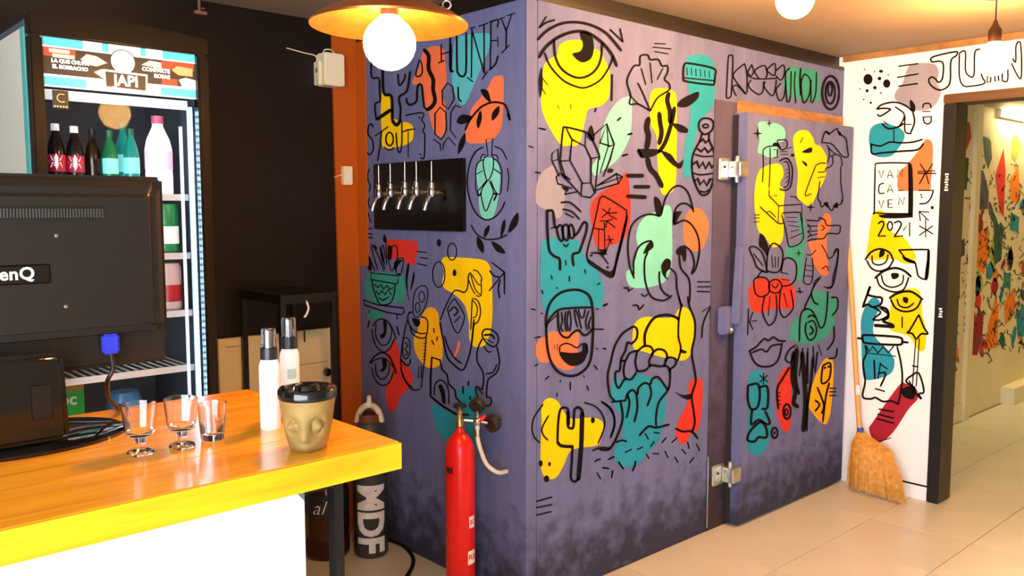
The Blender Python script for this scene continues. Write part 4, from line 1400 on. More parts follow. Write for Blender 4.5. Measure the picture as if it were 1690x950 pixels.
sgpoly([(0.88,0.40),(0.93,0.46),(1.0,0.42),(1.0,0.24),(0.90,0.26)], E_W, 0.0148)
sgpoly([(0.5+0.085*math.cos(t*math.pi/10), 0.66+0.27*math.sin(t*math.pi/10)) for t in range(20)], E_K, 0.0147)
sgpoly([(0.5+0.078*math.cos(t*math.pi/10), 0.66+0.25*math.sin(t*math.pi/10)) for t in range(20)], E_W, 0.0145)
sgpoly([(0.375,0.06),(0.37,0.46),(0.66,0.44),(0.655,0.04)], E_W, 0.0140)
sgpoly([(0.385,0.10),(0.382,0.42),(0.648,0.40),(0.645,0.08)], E_K, 0.0138)
def sgtext(txt, size, x, z, m, bold=0.0008, sx=1.0): text_obj('sign_lettering', txt, size, FACE_V((sw0+(sw1-sw0)*x, 0.0135, sz0+(sz1-sz0)*z)), m, sg, bold=bold, sx=sx)
sgtext('JAPI', 0.043, 0.515, 0.245, E_W, 0.0013, 0.95)
sgtext('LA QUE CHUPA', 0.0135, 0.165, 0.53, E_W, 0.0008)
sgtext('EL BORRACHO', 0.0135, 0.165, 0.41, E_W, 0.0008)
sgtext('COMPARTE', 0.0155, 0.72, 0.555, E_W, 0.0008); sgtext('ROSAS', 0.0155, 0.76, 0.43, E_W, 0.0008)
MB().box((sw0+0.018,0.014,sz0+0.092), (sw0+0.07,0.0158,sz0+0.102)).box((sw0+0.026,0.014,sz0+0.079), (sw0+0.082,0.0158,sz0+0.089)).build('sign_print', em('sign_peach', S(240,200,170), SE), sg)
MB().box((0.034,0.03,1.808), (W-0.06,0.04,1.835)).build('light_cover', em('cover_white', S(200,214,214), 0.5), fr)
st = MB().box((0.055,0.0125,1.783), (0.095,0.0165,1.832)).build('black_sticker', mat('sticker_black', S(20,18,16), 0.4), dr)
text_obj('sticker_mark', 'C', 0.036, FACE_V((0.075,0.0122,1.810)), mat('sticker_cream', S(220,210,180), 0.5), st, bold=-0.0006, sx=0.95)
sk = MB()
for k in range(5): sk.box((0.057+k*0.0075,0.0122,1.786), (0.0615+k*0.0075,0.0126,1.790))
sk.build('sticker_mark', mat('sticker_cream', S(220,210,180), 0.5), st)
M_SHELF = mat('white_wire_shelf', S(235,240,245), 0.35)
shelf_z = [1.548, 1.366, 1.185, 1.010, 0.62]
for z in shelf_z:
    m = MB().box((0.026,0.070,z-0.016), (W-0.05,0.078,z+0.004)).box((0.026,fd-0.05,z-0.006), (W-0.05,fd-0.044,z))
    for k in range(17): u = 0.03+k*(W-0.09)/16; m.box((u,0.078,z-0.004), (u+0.004,fd-0.046,z))
    m.build('wire_shelf', M_SHELF, fr)
E_LED = mat('led_white', (0.8,0.9,1.0), 0.4, emit=(0.50,0.80,1.0), estr=11.0)
E_LED2 = mat('led_strip_glow', (0.5,0.7,0.9), 0.4, emit=(0.20,0.42,0.75), estr=0.6)
for u in (W-0.047, 0.03):
    ls = MB().box((u-0.008,0.046,0.2), (u+0.008,0.052,1.82)).build('led_strip', E_LED2, fr)
    mled = MB()
    for k in range(80): mled.box((u-0.0045,0.0425,0.215+k*0.02), (u+0.0045,0.0465,0.227+k*0.02))
    mled.build('led_row', E_LED, ls)
MB().box((W-0.072,0.066,0.2), (W-0.064,0.074,1.76)).build('shelf_post', em('post_glow', (0.75,0.9,1.0), 0.5), fr)  # post is no lamp; its lit look is put in as emission
# drinks inside the fridge
def bottle(px, z, dv, h, r, body, cap, lab, label, name='drink_bottle', cat='bottle', group='drinks in the fridge', burst=None):
    p = onv(px, 240, fv+dv); t = thing(name, (p.x, fv+dv, z+0.001), label, cat, group)
    MB().lathe([(0.001,0),(r*0.9,0),(r,0.008),(r,h*0.28),(r*0.93,h*0.36),(r,h*0.44),(r,h*0.58),(r*0.85,h*0.70),(r*0.42,h*0.86),(r*0.36,h*0.92),(0.001,h*0.92)], n=20).build('body', body, t, smooth=45)
    MB().lathe([(0.001,h*0.90),(r*0.46,h*0.90),(r*0.46,h*0.995),(r*0.40,h),(0.001,h)], n=16).build('cap', cap, t, smooth=40)
    if lab: 
        lb = MB().lathe([(r*1.015,h*0.32),(r*1.02,h*0.56)], n=20, cap=False).build('label', lab, t, smooth=60)
        if burst:
            bz = MB(); a0 = math.atan2(-p.y, -p.x)
            pts = []
            for k in range(16):
                q = k*math.pi/8; rr = (0.024 if k % 2 == 0 else 0.012); a = a0+rr*math.cos(q)/(r*1.03); pts.append((r*1.035*math.cos(a), r*1.035*math.sin(a), h*0.46+rr*math.sin(q)))
            bz.add(pts+[(r*1.05*math.cos(a0), r*1.05*math.sin(a0), h*0.46)], [(k, (k+1) % 16, 16) for k in range(16)]); bz.build('label_burst', burst, lb)
    return t
M_COLA = mat('dark_cola', S(24,12,12), 0.12); M_WCAP = em('white_cap_glow', S(225,235,245), 0.35); M_PINK = mat('pink_label', S(200,40,90), 0.4); M_BURST = em('white_burst_glow', (0.95,0.9,0.92), 0.5)  # cap and burst are no lamps; their brightness is put in as emission
M_TEALB = mat('teal_bottle_glow', S(20,130,120), 0.12, emit=S(20,150,140), estr=0.25); M_GREENB = mat('green_bottle', S(20,120,70), 0.12); M_KCAP = mat('black_cap', S(14,12,12), 0.4); M_LTEAL = em('icy_label_glow', S(120,215,210), 0.5)  # teal bottle and icy label get their lit look from added emission
M_WB = mat('reflection_glow_bottle', S(240,226,236), 0.3, emit=S(255,225,240), estr=0.7); M_GCAP = mat('green_cap', S(20,110,80), 0.3); M_PCAP = mat('pink_cap', S(230,110,150), 0.3)  # white emission stands in for the lamp reflected in the fridge door
sz = shelf_z[0]
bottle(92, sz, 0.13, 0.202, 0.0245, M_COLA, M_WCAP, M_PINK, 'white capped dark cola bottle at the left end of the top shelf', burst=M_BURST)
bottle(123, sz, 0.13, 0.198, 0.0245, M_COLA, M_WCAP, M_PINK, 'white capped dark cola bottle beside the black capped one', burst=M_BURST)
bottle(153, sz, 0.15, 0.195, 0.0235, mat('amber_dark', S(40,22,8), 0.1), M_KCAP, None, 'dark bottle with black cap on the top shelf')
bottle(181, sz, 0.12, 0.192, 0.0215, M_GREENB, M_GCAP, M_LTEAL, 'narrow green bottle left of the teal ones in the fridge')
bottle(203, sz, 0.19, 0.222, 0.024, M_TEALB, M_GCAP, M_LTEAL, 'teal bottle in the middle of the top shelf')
bottle(216, sz, 0.12, 0.200, 0.0225, M_TEALB, M_GCAP, M_LTEAL, 'teal bottle next to the bottle with the built-in glow')
bottle(261, sz, 0.13, 0.245, 0.040, M_WB, M_PCAP, mat('pink_label_glow', S(250,200,225), 0.4, emit=S(255,200,225), estr=0.5), 'big pink bottle with a lamp reflection built in as white glow')  # label emission belongs to the same painted lamp reflection
bottle(286, sz, 0.34, 0.18, 0.018, mat('bottle_blue_lit_tint', S(150,200,220), 0.2), M_WCAP, None, 'small bottle tinted pale blue for the glow of the light strip')  # blue of the strip light is put into the bottle colour
def can(px, z, dv, h, r, m, label, m2):
    p = onv(px, 400, fv+dv); t = thing('drink_can', (p.x, fv+dv, z+0.001), label, 'can', 'drinks in the fridge')
    MB().lathe([(0.001,0),(r*0.8,0),(r,0.008),(r,h*0.9),(r*0.85,h),(0.001,h)], n=20).build('body', m, t, smooth=40)
    MB().lathe([(r*1.01,h*0.2),(r*1.01,h*0.55)], n=20, cap=False).build('label', m2, t, smooth=60)
can(276, shelf_z[1], 0.12, 0.155, 0.035, mat('green_can', S(30,150,90), 0.25), 'green can on the second fridge shelf', em('can_white_glow', S(230,240,235), 0.4))  # can label is no lamp; its lit look is added emission
can(278, shelf_z[2], 0.12, 0.150, 0.035, mat('blush_can', S(225,200,205), 0.3), 'pale pink can on the third fridge shelf', mat('blush_red', S(190,40,50), 0.3))
p = onv(112, 655, fv+0.14); t = thing('snack_box', (p.x, fv+0.14, shelf_z[4]+0.001), 'green carton with white lettering low in the fridge', 'box')
hb = p.z+0.035-shelf_z[4]
MB().box((-0.05,0,0), (0.045,0.06,hb)).build('carton', mat('green_carton', S(20,170,70), 0.4), t)
MB().box((-0.05,-0.0008,hb-0.02), (0.045,0,hb)).build('carton_band', mat('olive_band', S(150,120,40), 0.4), t)
text_obj('carton_lettering', 'oc', 0.05, FACE_V((0.0,-0.001,hb-0.045)), M_WPLAST, t, bold=0.001)
p = onv(205, 650, fv+0.2); t = thing('milk_jug', (p.x, fv+0.2, shelf_z[4]+0.001), 'plastic jug tinted blue for the fridge light on the lowest shelf', 'jug')
MB().lathe([(0.001,0),(0.05,0),(0.055,0.01),(0.055,0.27),(0.04,0.31),(0.001,0.315)], n=24).build('body', mat('jug_blue_lit_tint', S(70,130,190), 0.3), t, smooth=40)  # blue fridge light is put into the jug colour
MB().tube([(0.05,-0.02,0.1),(0.085,-0.03,0.12),(0.085,-0.03,0.2),(0.05,-0.02,0.24)], 0.007).build('handle', mat('jug_blue_lit_tint', S(70,130,190), 0.3), t, smooth=60)

# ---------------------------------------------------------------- black metal stand and cream board behind it
s0 = (1.53, 2.99); s1 = (1.775, 3.345); sz = 1.172
stn = thing('metal_stand', (s0[0],s0[1],0), 'black metal side stand with open frame beside the orange strip', 'stand')
a, b2 = s1[0]-s0[0], s1[1]-s0[1]
for x, y in ((0,0),(a-0.022,0),(0,b2-0.022),(a-0.022,b2-0.022)): MB().box((x,y,0), (x+0.022,y+0.022,sz-0.028)).build('leg', M_BLACK, stn, bevel=0.002)
MB().box((0,0,sz-0.03), (a,0.022,sz-0.002)).box((0,b2-0.022,sz-0.03), (a,b2,sz-0.002)).box((0,0.022,sz-0.03), (0.022,b2-0.022,sz-0.002)).box((a-0.022,0.022,sz-0.03), (a,b2-0.022,sz-0.002)).build('top_frame', M_BLACK, stn, bevel=0.002)
MB().box((-0.004,-0.004,sz-0.002), (a+0.004,b2+0.004,sz+0.006)).build('top_plate', mat('black_plate', S(26,24,24), 0.3), stn, bevel=0.002)
m = MB()
for k in range(9): m.box((0.06+k*0.016,0.10,sz+0.0062), (0.066+k*0.016,0.26,sz+0.0085))
m.build('drip_grid', mat('dark_grid', S(70,68,64), 0.3, 0.6), stn)
MB().tube([(0.11,0.004,sz-0.02),(0.118,0.0,sz-0.05),(0.106,-0.004,sz-0.075),(0.096,-0.004,sz-0.085)], 0.0045).build('white_hook', M_WPLAST, stn, smooth=60)
bu0, bu1 = onv(362,600,3.35).x, onv(556,600,3.35).x
cb = thing('cream_board', (bu0,3.352,0), 'low cream cabinet front standing against the dark wall', 'cabinet')
bz = onv(365,560,3.352).z
MB().box((0,0,0), (bu1-bu0,0.03,bz)).build('board', mat('cream_board_paint', S(244,228,180), 0.5, var=0.06, vscale=4), cb, bevel=0.003)
MB().box((0.03,-0.0012,bz-0.036), (0.13,0.0,bz-0.033)).build('seam', mat('seam_tan', S(170,130,70), 0.6), cb)
MB().box((0.36,-0.0012,bz-0.15), (0.50,0,bz-0.147)).build('seam', mat('seam_tan', S(170,130,70), 0.6), cb)
MB().box((0.385,-0.0015,bz-0.05), (0.392,0,bz)).build('slot', M_GASK, cb)
MB().lathe([(0.006,0),(0.006,0.012),(0.018,0.016),(0.018,0.026),(0.012,0.03),(0.001,0.03)], n=18, M=T(onv(537,613,3.35).x-bu0,0,onv(537,613,3.35).z) @ RX(90)).build('knob', M_GLOSS, cb, smooth=40)

# ---------------------------------------------------------------- wall boxes
p0 = onv(536, 85, 3.31); p1 = onv(570, 143, 3.31)
eb = thing('electrical_box', ((p0.x+p1.x)/2, VW-0.0005, p1.z), 'cream electrical box with looped cable high on the dark wall', 'electrical box')
bw = (p1.x-p0.x)/2; bh = p0.z-p1.z
MB().box((-bw,-0.08,0), (bw,0,bh)).build('housing', M_CREAM, eb, bevel=0.006)
MB().box((-bw-0.012,-0.05,0.002), (-bw,0,bh-0.035)).build('side_lug', M_CREAM, eb, bevel=0.004)
MB().box((-bw-0.013,-0.035,0.055), (-bw-0.0118,-0.02,0.075)).build('side_switch', mat('olive_switch', S(130,120,50), 0.5), eb)
MB().tube([(-0.03,-0.03,bh),(-0.02,-0.03,bh+0.018),(0.015,-0.03,bh+0.02),(0.03,-0.03,bh)], 0.003).build('cable_loop', M_CREAM, eb, smooth=60)
MB().tube([(-bw-0.006,-0.02,bh-0.036),(-bw-0.008,-0.012,bh-0.01),(-bw-0.06,-0.004,bh-0.002),(-bw-0.14,-0.003,bh+0.008)], 0.0025).build('cable', M_CREAM, eb, smooth=60)
p0 = onv(566, 274, 3.36); p1 = onv(581, 305, 3.36)
sw = thing('wall_switch', ((p0.x+p1.x)/2, VW-0.0125, p1.z), 'small cream switch box with a wire on the orange strip', 'switch')
MB().box((-(p1.x-p0.x)/2,-0.026,0), ((p1.x-p0.x)/2,0,p0.z-p1.z)).build('housing', M_CREAM, sw, bevel=0.003)
MB().box((-0.008,-0.029,0.02), (0.008,-0.026,0.05)).build('rocker', M_WPLAST, sw, bevel=0.001)
MB().tube([(-0.02,-0.012,0.045),(-0.04,-0.008,0.040),(-0.06,-0.003,0.032)], 0.0022).build('wire', M_CREAM, sw, smooth=60)
cj = thing('cable_clip', onv(327, 24, VW-0.0005), 'small reddish cable clip under the ceiling above the fridge', 'cable clip')
MB().box((-0.02,-0.02,0), (0.03,0,0.012)).box((-0.004,-0.018,0.012), (0.004,-0.004,0.06)).box((0.008,-0.022,0.02), (0.02,0,0.026)).build('clip_body', mat('clip_pink', S(150,104,86), 0.5), cj, bevel=0.002)
MB().tube([(0.0,-0.01,0.06),(-0.01,-0.01,0.08),(0.01,-0.01,0.095)], 0.003).build('clip_wire', mat('clip_wire', S(120,90,80), 0.5), cj)

# ---------------------------------------------------------------- beer tap board
q0 = onu(616, 271, UB-0.02); q1 = onu(764, 382, UB-0.02)
tb = thing('beer_tap_board', (UB, (q0.y+q1.y)/2, q1.z), 'black beer tap board with five chrome taps on the lilac wall', 'beer taps')
hy = (q0.y-q1.y)/2; hz = q0.z-q1.z
MB().box((-0.022,-hy,0), (-0.001,hy,hz)).build('back_board', mat('black_lacquer_board', S(12,8,7), 0.4), tb, bevel=0.003)
M_TAP = mat('polished_chrome', S(238,238,238), 0.12, 1.0)
for px, py in ((627,316),(646,314),(670,312),(689,312),(714,313)):
    p = onu(px, py, UB-0.055); y = p.y-tb.location.y; z = p.z-tb.location.z
    tp = MB().tube([(-0.02,y,z-0.010),(-0.05,y,z-0.010),(-0.058,y,z-0.006)], 0.011, 12).build('tap', mat('brass_shank', S(228,206,150), 0.2, 0.9), tb, smooth=40)
    MB().lathe([(0.013,-0.028),(0.016,-0.02),(0.017,-0.006),(0.014,0.004),(0.017,0.008),(0.017,0.012),(0.011,0.014),(0.010,0.028),(0.012,0.030),(0.007,0.034)], (-0.06,y,z), 16).build('tap_body', M_TAP, tp, smooth=40)
    MB().tube([(-0.062,y,z-0.018),(-0.082,y+0.004,z-0.050),(-0.090,y+0.008,z-0.082)], 0.0095, 10).build('spout', M_TAP, tp, smooth=40)
    MB().tube([(-0.06,y,z+0.03),(-0.06,y,z+0.112)], [0.0062,0.0048], 10).build('handle', mat('dark_chrome_handle', S(130,130,130), 0.22, 1.0), tp, smooth=40)
MB().lathe([(0.02,0),(0.02,0.006),(0.012,0.008),(0.001,0.008)], n=18, M=T(-0.022,onu(738,322,UB).y-tb.location.y,onu(738,322,UB).z-tb.location.z) @ RY(-90)).build('blank_plug', mat('dark_plug', S(36,26,20), 0.3, 0.6), tb, smooth=40)

# ---------------------------------------------------------------- gas cylinders and jug on the floor
tu = 1.965; pt = onu(759, 720, tu)
tk = thing('gas_cylinder', (pt.x, pt.y, 0), 'red gas cylinder with pressure gauges and white hose', 'gas cylinder')
zs = pt.z; R = 0.0555
M_RED = mat('glossy_red_paint', S(222,22,22), 0.28, var=0.06, vscale=8, bump=0.05, bscale=40)
MB().lathe([(0.001,0),(R-0.006,0),(R,0.008),(R,zs-0.055),(R*0.96,zs-0.035),(R*0.8,zs-0.012),(R*0.52,zs+0.008),(R*0.32,zs+0.018),(R*0.30,zs+0.036),(0.001,zs+0.036)], n=40).build('body', M_RED, tk, smooth=40)
vz = zs+0.036
vl = MB().lathe([(0.012,0),(0.017,0.004),(0.017,0.03),(0.013,0.036),(0.010,0.05),(0.014,0.056),(0.014,0.066),(0.008,0.068),(0.008,0.078)], (0,0,vz), 16).build('valve', M_BRASS, tk, smooth=40)
MB().lathe([(0.001,0.074),(0.02,0.074),(0.027,0.078),(0.027,0.086),(0.018,0.09),(0.001,0.09)], (0,0,vz), 20).build('hand_wheel', mat('black_wheel', S(26,26,24), 0.4), vl, smooth=40)
rgx = Vector((RT[0], RT[1], 0)); fwx = Vector((FW[0], FW[1], 0))      # regulator points to the right of the valve, gauges turned a little away
A = Vector((0,0,vz+0.028))
rg = MB().tube([A, A+rgx*0.05+Vector((0,0,-0.004))], 0.0065, 10).build('outlet', M_STEEL, vl, smooth=40)
C0 = A+rgx*0.066+Vector((0,0,-0.006))
MB().ball(C0, 0.017, 10).build('regulator_body', M_STEEL, rg, smooth=60)
MB().tube([C0+rgx*0.008+Vector((0,0,0.006)), C0+rgx*0.03+Vector((0,0,0.022))], 0.010, 12).build('red_knob', M_RED, rg, smooth=40)
for off, nrm, r in ((rgx*0.000+Vector((0,0,0.062))-fwx*0.005, (fwx*-0.75+rgx*-0.45+Vector((0,0,-0.35))), 0.030), (rgx*0.055+Vector((0,0,-0.006))-fwx*0.008, (fwx*-0.7+rgx*-0.6+Vector((0,0,-0.2))), 0.033)):
    nz = nrm.normalized(); xa = nz.orthogonal().normalized(); M = frame(C0+off, xa, nz.cross(xa))
    gg = MB().lathe([(0.001,-0.014),(r*0.96,-0.014),(r,-0.010),(r,0.012),(r*0.93,0.014),(r*0.90,0.011),(0.001,0.011)], n=28, M=M).build('gauge', mat('black_rubber_gauge', S(40,34,28), 0.5), rg, smooth=40)
    MB().lathe([(0.001,0.0112),(r*0.62,0.0112),(r*0.62,0.0118),(0.001,0.0118)], n=24, M=M).build('gauge_dial', mat('gauge_dark_dial', S(30,26,24), 0.2), gg)
    MB().tube([C0, C0+off*0.7], 0.006, 8).build('gauge_stem', M_STEEL, gg)
MB().tube([C0+Vector((0,0,-0.012)), C0+Vector((0,0,-0.06)), C0+rgx*0.012+Vector((0,0,-0.11)), C0+rgx*0.035+Vector((0,0,-0.165)), C0+rgx*0.075+Vector((0,0,-0.195)), C0+rgx*0.11+fwx*0.03+Vector((0,0,-0.20))], 0.0085, 10).build('hose', mat('white_hose', S(222,214,200), 0.45), rg, smooth=60)
MB().tube([C0+Vector((0,0,-0.03)), C0+Vector((0,0,-0.058))], 0.011, 10).build('hose_nut', M_STEEL, rg, smooth=40)
a0 = math.atan2(-pt.y, -pt.x)
M_STK = mat('white_torn_sticker', S(236,230,222), 0.5, var=0.15, vscale=60)
def wrap(zc, ac, rad): return lambda q: Vector((rad*math.cos(ac+q.x/R), rad*math.sin(ac+q.x/R), zc+q.y))
for py, hgt, tx, wd in ((872, 0.042, 'EC', 0.030), (931, 0.050, 'FUE', 0.042)):
    zc = onu(780, py, tu-0.03).z; ac = a0+math.radians(52); lb = MB()
    for i in range(9):
        al = ac-wd/R/2+wd/R*i/8; lb.v += [(R*1.006*math.cos(al), R*1.006*math.sin(al), zc-hgt/2-0.002*(i % 2)), (R*1.006*math.cos(al), R*1.006*math.sin(al), zc+hgt/2+0.0015*(i % 3))]
    lb.f = [(2*i,2*i+2,2*i+3,2*i+1) for i in range(8)]
    lbo = lb.build('torn_sticker', M_STK, tk)
    text_obj('sticker_lettering', tx, hgt*0.55, None, M_RED, lbo, warp=wrap(zc, ac, R*1.012), extrude=0.0, bold=0.0012, sx=0.8, cut=0.008)
lb = MB(); zc = onu(738, 763, tu).z
for i in range(7):
    al = a0-math.radians(62)+math.radians(34)*i/6; lb.v += [(R*1.006*math.cos(al), R*1.006*math.sin(al), zc-0.011), (R*1.006*math.cos(al), R*1.006*math.sin(al), zc+0.013)]
lb.f = [(2*i,2*i+2,2*i+3,2*i+1) for i in range(6)]; lb.build('dark_worn_mark', mat('worn_mark', S(70,10,12), 0.6), tk)

mp_ = onz(613, 912, 0); 
mt = thing('gas_cylinder', (mp_.x, mp_.y, 0), 'grey cylinder with white MDF stencil beside the counter end', 'gas cylinder')
RM = 0.073; zsh = onv(612,700,mp_.y).z
MB().lathe([(0.001,0),(RM-0.008,0),(RM,0.012),(RM,zsh-0.05),(RM*0.93,zsh-0.02),(RM*0.75,zsh+0.01),(RM*0.5,zsh+0.03),(0.001,zsh+0.035)], n=40).build('body', mat('charcoal_cylinder_paint', S(58,60,60), 0.45, var=0.2, vscale=10), mt, smooth=40)
a1 = math.atan2(-mp_.y, -mp_.x)
wm_ = lambda q: Vector((RM*1.012*math.cos(a1-0.08+q.y/RM), RM*1.012*math.sin(a1-0.08+q.y/RM), 0.180-q.x))
text_obj('stencil_lettering', 'MDF', 0.168, None, mat('white_stencil_paint', S(228,228,226), 0.6, var=0.1, vscale=30), mt, warp=wm_, extrude=0.0, bold=0.007, sx=0.90, spacing=1.0, cut=0.008)
M_CAPW = mat('worn_cream_cap', S(220,206,180), 0.5, var=0.3, vscale=20)
cp = MB().lathe([(RM*0.5,zsh+0.012),(RM*0.62,zsh+0.02),(RM*0.60,zsh+0.05)], n=24, cap=False).build('neck_ring', mat('rusty_collar', S(110,50,24), 0.6), mt, smooth=40)
rr = [Vector((RT[0]*math.cos(t)*0.052, RT[1]*math.cos(t)*0.052, zsh+0.012+0.075*math.sin(t))) for t in [math.pi*k/10 for k in range(11)]]
MB().tube(rr, [0.014]*11, 10, smooth=False).build('cap_handle', M_CAPW, mt, smooth=60)
MB().lathe([(0.012,0.0),(0.014,0.012),(0.010,0.03),(0.010,0.045),(0.004,0.05)], (0,0,zsh+0.080), 14).build('valve_tip', M_CAPW, mt, smooth=40)

jg = thing('amber_jug', (1.848,3.235,0), 'big dark amber glass jug under the counter end', 'jug')
M_AMB = mat('dark_amber_glass', S(60,26,10), 0.08, coat=0.5)
MB().lathe([(0.001,0),(0.092,0),(0.1,0.01),(0.1,0.29),(0.09,0.34),(0.05,0.40),(0.028,0.43),(0.026,0.48),(0.001,0.48)], n=36).build('body', M_AMB, jg, smooth=40)
MB().lathe([(0.001,0.475),(0.03,0.475),(0.03,0.51),(0.001,0.512)], n=20).build('cap', M_GLOSS, jg, smooth=40)
MB().lathe([(0.1008,0.20),(0.1008,0.29)], n=36, cap=False).build('label', mat('navy_label', S(30,44,66), 0.4), jg, smooth=60)
a2 = math.atan2(-3.222, -1.872)
text_obj('label_script', 'al', 0.085, None, M_WPLAST, jg, warp=lambda q: Vector((0.1018*math.cos(a2-0.25+(q.x+q.y*0.35)/0.1), 0.1018*math.sin(a2-0.25+(q.x+q.y*0.35)/0.1), 0.235+q.y)), extrude=0.0, bold=-0.001, cut=0.01)
MB().lathe([(0.1006,0.02),(0.1006,0.09)], n=36, cap=False).build('lower_label', mat('maroon_label', S(52,16,12), 0.5), jg, smooth=60)
hs = [onz(640,890,0.008), onz(665,900,0.008), onz(682,922,0.008), onz(672,950,0.008), onz(640,985,0.008)]
bh_ = MB().tube([h-hs[0] for h in hs], 0.009, 8).build('rubber_hose', mat('black_rubber', S(16,16,18), 0.4), smooth=60, loc=hs[0])
tag(bh_, 'black rubber hose lying on the floor by the grey cylinder', 'hose')

# ---------------------------------------------------------------- broom
bp = onz(1448, 822, 0); bt = onu(1398, 372, UW-0.022); bm_ = onu(1420, 712, 4.42)
br = thing('straw_broom', (bp.x, bp.y, 0), 'straw broom leaning on the white wall next to the door', 'broom')
L0 = bp; top_ = bt-L0; neck = bm_-L0
MB().tube([neck+Vector((0,0,-0.05)), top_], 0.0125, 10, smooth=False).build('handle', mat('pale_wood_stick', S(222,160,84), 0.45, var=0.1, vscale=12), br, smooth=60)
dv = (top_-neck).normalized()
MB().tube([neck-dv*0.004, neck+dv*0.022], 0.017, 12, smooth=False).build('blue_binding', mat('blue_tape', S(60,70,160), 0.5), br, smooth=60)
MB().tube([neck+dv*0.20, neck+dv*0.25], 0.0135, 12, smooth=False).build('paper_tag', mat('pale_tag', S(200,216,210), 0.5), br, smooth=60)
rnd = random.Random(3); strands = MB(); sideV = Vector((RT[0],RT[1],0)); 
b_l, b_r = onz(1400,808,0)-L0, onz(1492,833,0)-L0
for k in range(620):
    t = rnd.random(); dpt = rnd.uniform(-1, 1)
    e = b_l.lerp(b_r, t)+Vector((-FW[0],-FW[1],0))*dpt*0.035+Vector((0,0,max(0.004, rnd.uniform(0,0.03)+0.03*(1-t)*rnd.random())))
    s = neck+sideV*((t-0.5)*0.026)+Vector((FW[0],FW[1],0))*dpt*0.012
    h = e-s; m1 = s+Vector((h.x*0.66,h.y*0.66,h.z*0.20)); m2 = s+Vector((h.x*0.88,h.y*0.88,h.z*0.60))
    strands.tube([s, m1, m2, e], [0.0034,0.0030,0.0026,0.0010], 3, smooth=False)
so = strands.build('bristles', mat('golden_straw', S(206,146,62), 0.7, var=0.3, vscale=40), br); so['kind'] = 'stuff'
rg_ = MB(); 
for k in range(2):
    f_ = 0.10+0.12*k; c_ = neck.lerp((b_l+b_r)/2, f_)
    pts = [c_+sideV*(math.cos(q*math.pi/8)*(0.022+0.05*f_*1.2))+Vector((FW[0],FW[1],0))*math.sin(q*math.pi/8)*0.024 for q in range(17)]
    rg_.tube(pts, 0.002, 5, smooth=False)
rg_.build('stitching', mat('stitch_red', S(170,80,50), 0.6), br)

# ---------------------------------------------------------------- lamps
def bulb(parent, z, r, st, name):
    m = mat(name, (1,0.9,0.75), 0.3, emit=BULB, estr=st)
    prof = [(0.001,-r)]+[(r*math.sin(math.pi*i/14), -r*math.cos(math.pi*i/14)) for i in range(1, 11)]+[(0.02,r*1.05),(0.0175,r*1.25),(0.001,r*1.25)]
    return MB().lathe([(a, b+z) for a, b in prof], n=28).build('bulb', m, parent, smooth=50)
lp = ond(643, 72, 2.0)
la = thing('pendant_lamp', (lp.x, lp.y, lp.z), 'copper pendant lamp with wide flared shade and glowing bulb', 'lamp', 'ceiling lamps')
bulb(la, 0, 0.060, 210.0, 'bulb_glow_near')
zr = ond(650, 42, 2.0).z-lp.z
MB().lathe([(0.180,zr-0.002),(0.181,zr+0.003),(0.150,zr+0.024),(0.105,zr+0.042),(0.080,zr+0.075),(0.066,zr+0.12),(0.045,zr+0.15),(0.028,zr+0.16),(0.028,zr+0.157),(0.043,zr+0.147),(0.063,zr+0.118),(0.077,zr+0.073),(0.103,zr+0.039),(0.150,zr+0.020),(0.180,zr-0.002)], n=56, cap=False).build('shade', M_COPPER, la, smooth=50)
MB().lathe([(0.001,0.06),(0.021,0.06),(0.021,0.11),(0.026,0.12),(0.026,zr+0.19),(0.01,zr+0.21),(0.001,zr+0.21)], n=20).build('socket', M_BLACK, la, smooth=40)
MB().tube([(0,0,zr+0.2),(0,0,ZC-lp.z)], 0.004, 8, smooth=False).build('cord', M_BLACK, la)
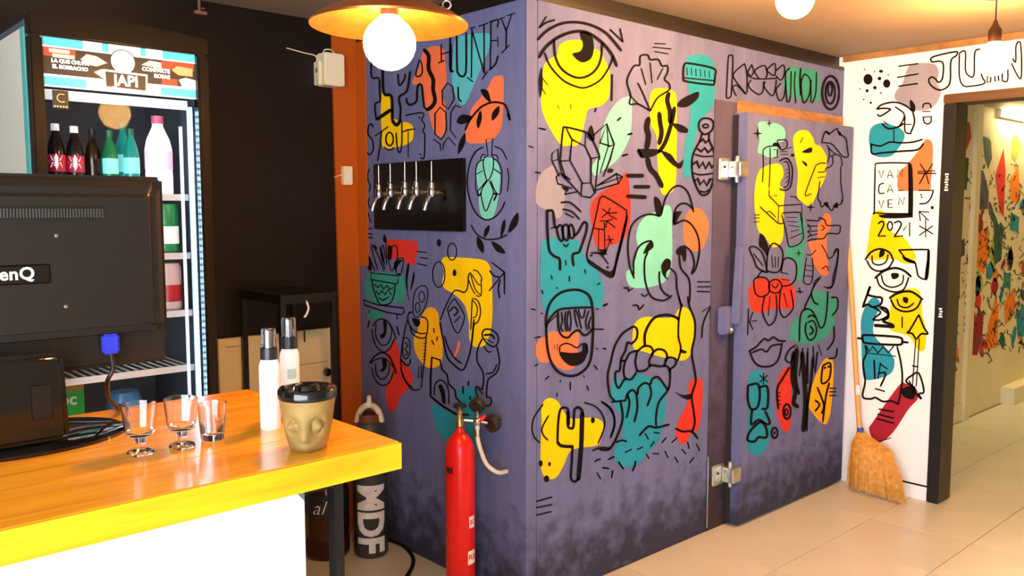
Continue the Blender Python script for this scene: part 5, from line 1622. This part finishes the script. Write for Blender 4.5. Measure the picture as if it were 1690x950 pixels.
def pendant(px, py, D, r, st, label, key, canopy=True):
    p = ond(px, py, D); t = thing('bulb_pendant', (p.x, p.y, p.z), label, 'lamp', 'ceiling lamps'); up = ZC-p.z
    bulb(t, 0, r, st, key)
    sh_ = min(0.085, max(0.03, up-r-0.01))
    MB().lathe([(0.020,r*1.0),(0.024,r*1.05),(0.024,r*1.0+sh_*0.55),(0.012,r+sh_*0.8),(0.006,min(r+sh_, up-0.002)),(0.001,min(r+sh_, up-0.002))], n=20).build('socket', mat('dark_bronze_socket', S(52,30,20), 0.4, 0.5), t, smooth=40)
    if up > r+sh_+0.02: MB().tube([(0,0,r+sh_*0.9),(0,0,up-0.01)], 0.003, 8, smooth=False).build('cord', M_BLACK, t)
    MB().lathe([(0.056,up-0.0005),(0.056,up-0.006),(0.045,up-0.018),(0.001,up-0.022)], n=28).build('canopy', mat('dark_bronze_socket', S(52,30,20), 0.4, 0.5), t, smooth=40)
pendant(1312, -1, 3.0, 0.064, 300.0, 'bare glowing bulb close to the ceiling above the mural', 'bulb_glow_mid')
pendant(1640, 98, 3.35, 0.062, 300.0, 'bare glowing bulb on a cord before the corridor doorway', 'bulb_glow_right')
p = ond(737, 8, 2.75)
rh = thing('ceiling_ring', (p.x, p.y, p.z), 'small steel ring hanging from the ceiling behind the copper lamp', 'ring')
MB().tube([(rgx*math.cos(q*math.pi/8)*0.013+Vector((0,0,math.sin(q*math.pi/8)*0.013))) for q in range(17)], 0.0035, 8, smooth=False).build('ring', M_STEEL, rh, smooth=60)
MB().tube([(0,0,0.013),(0.0,0,0.05),(0,0,ZC-p.z)], 0.004, 8, smooth=False).build('hanger', M_STEEL, rh)
p = onv(1672, 186, VC-0.04)
tl = thing('tube_light', (p.x, VC-0.04, 2.205), 'fluorescent tube fixed at the top of the corridor wall', 'lamp')
MB().tube([(-0.15,0,0),(1.1,0,0)], 0.013, 12, smooth=False).build('tube', mat('tube_glow', (1,0.95,0.8), 0.3, emit=(1.0,0.76,0.36), estr=200.0), tl, smooth=60)
MB().box((-0.2,0.014,-0.02), (1.15,0.04,0.03)).build('housing', M_WPLAST, tl)
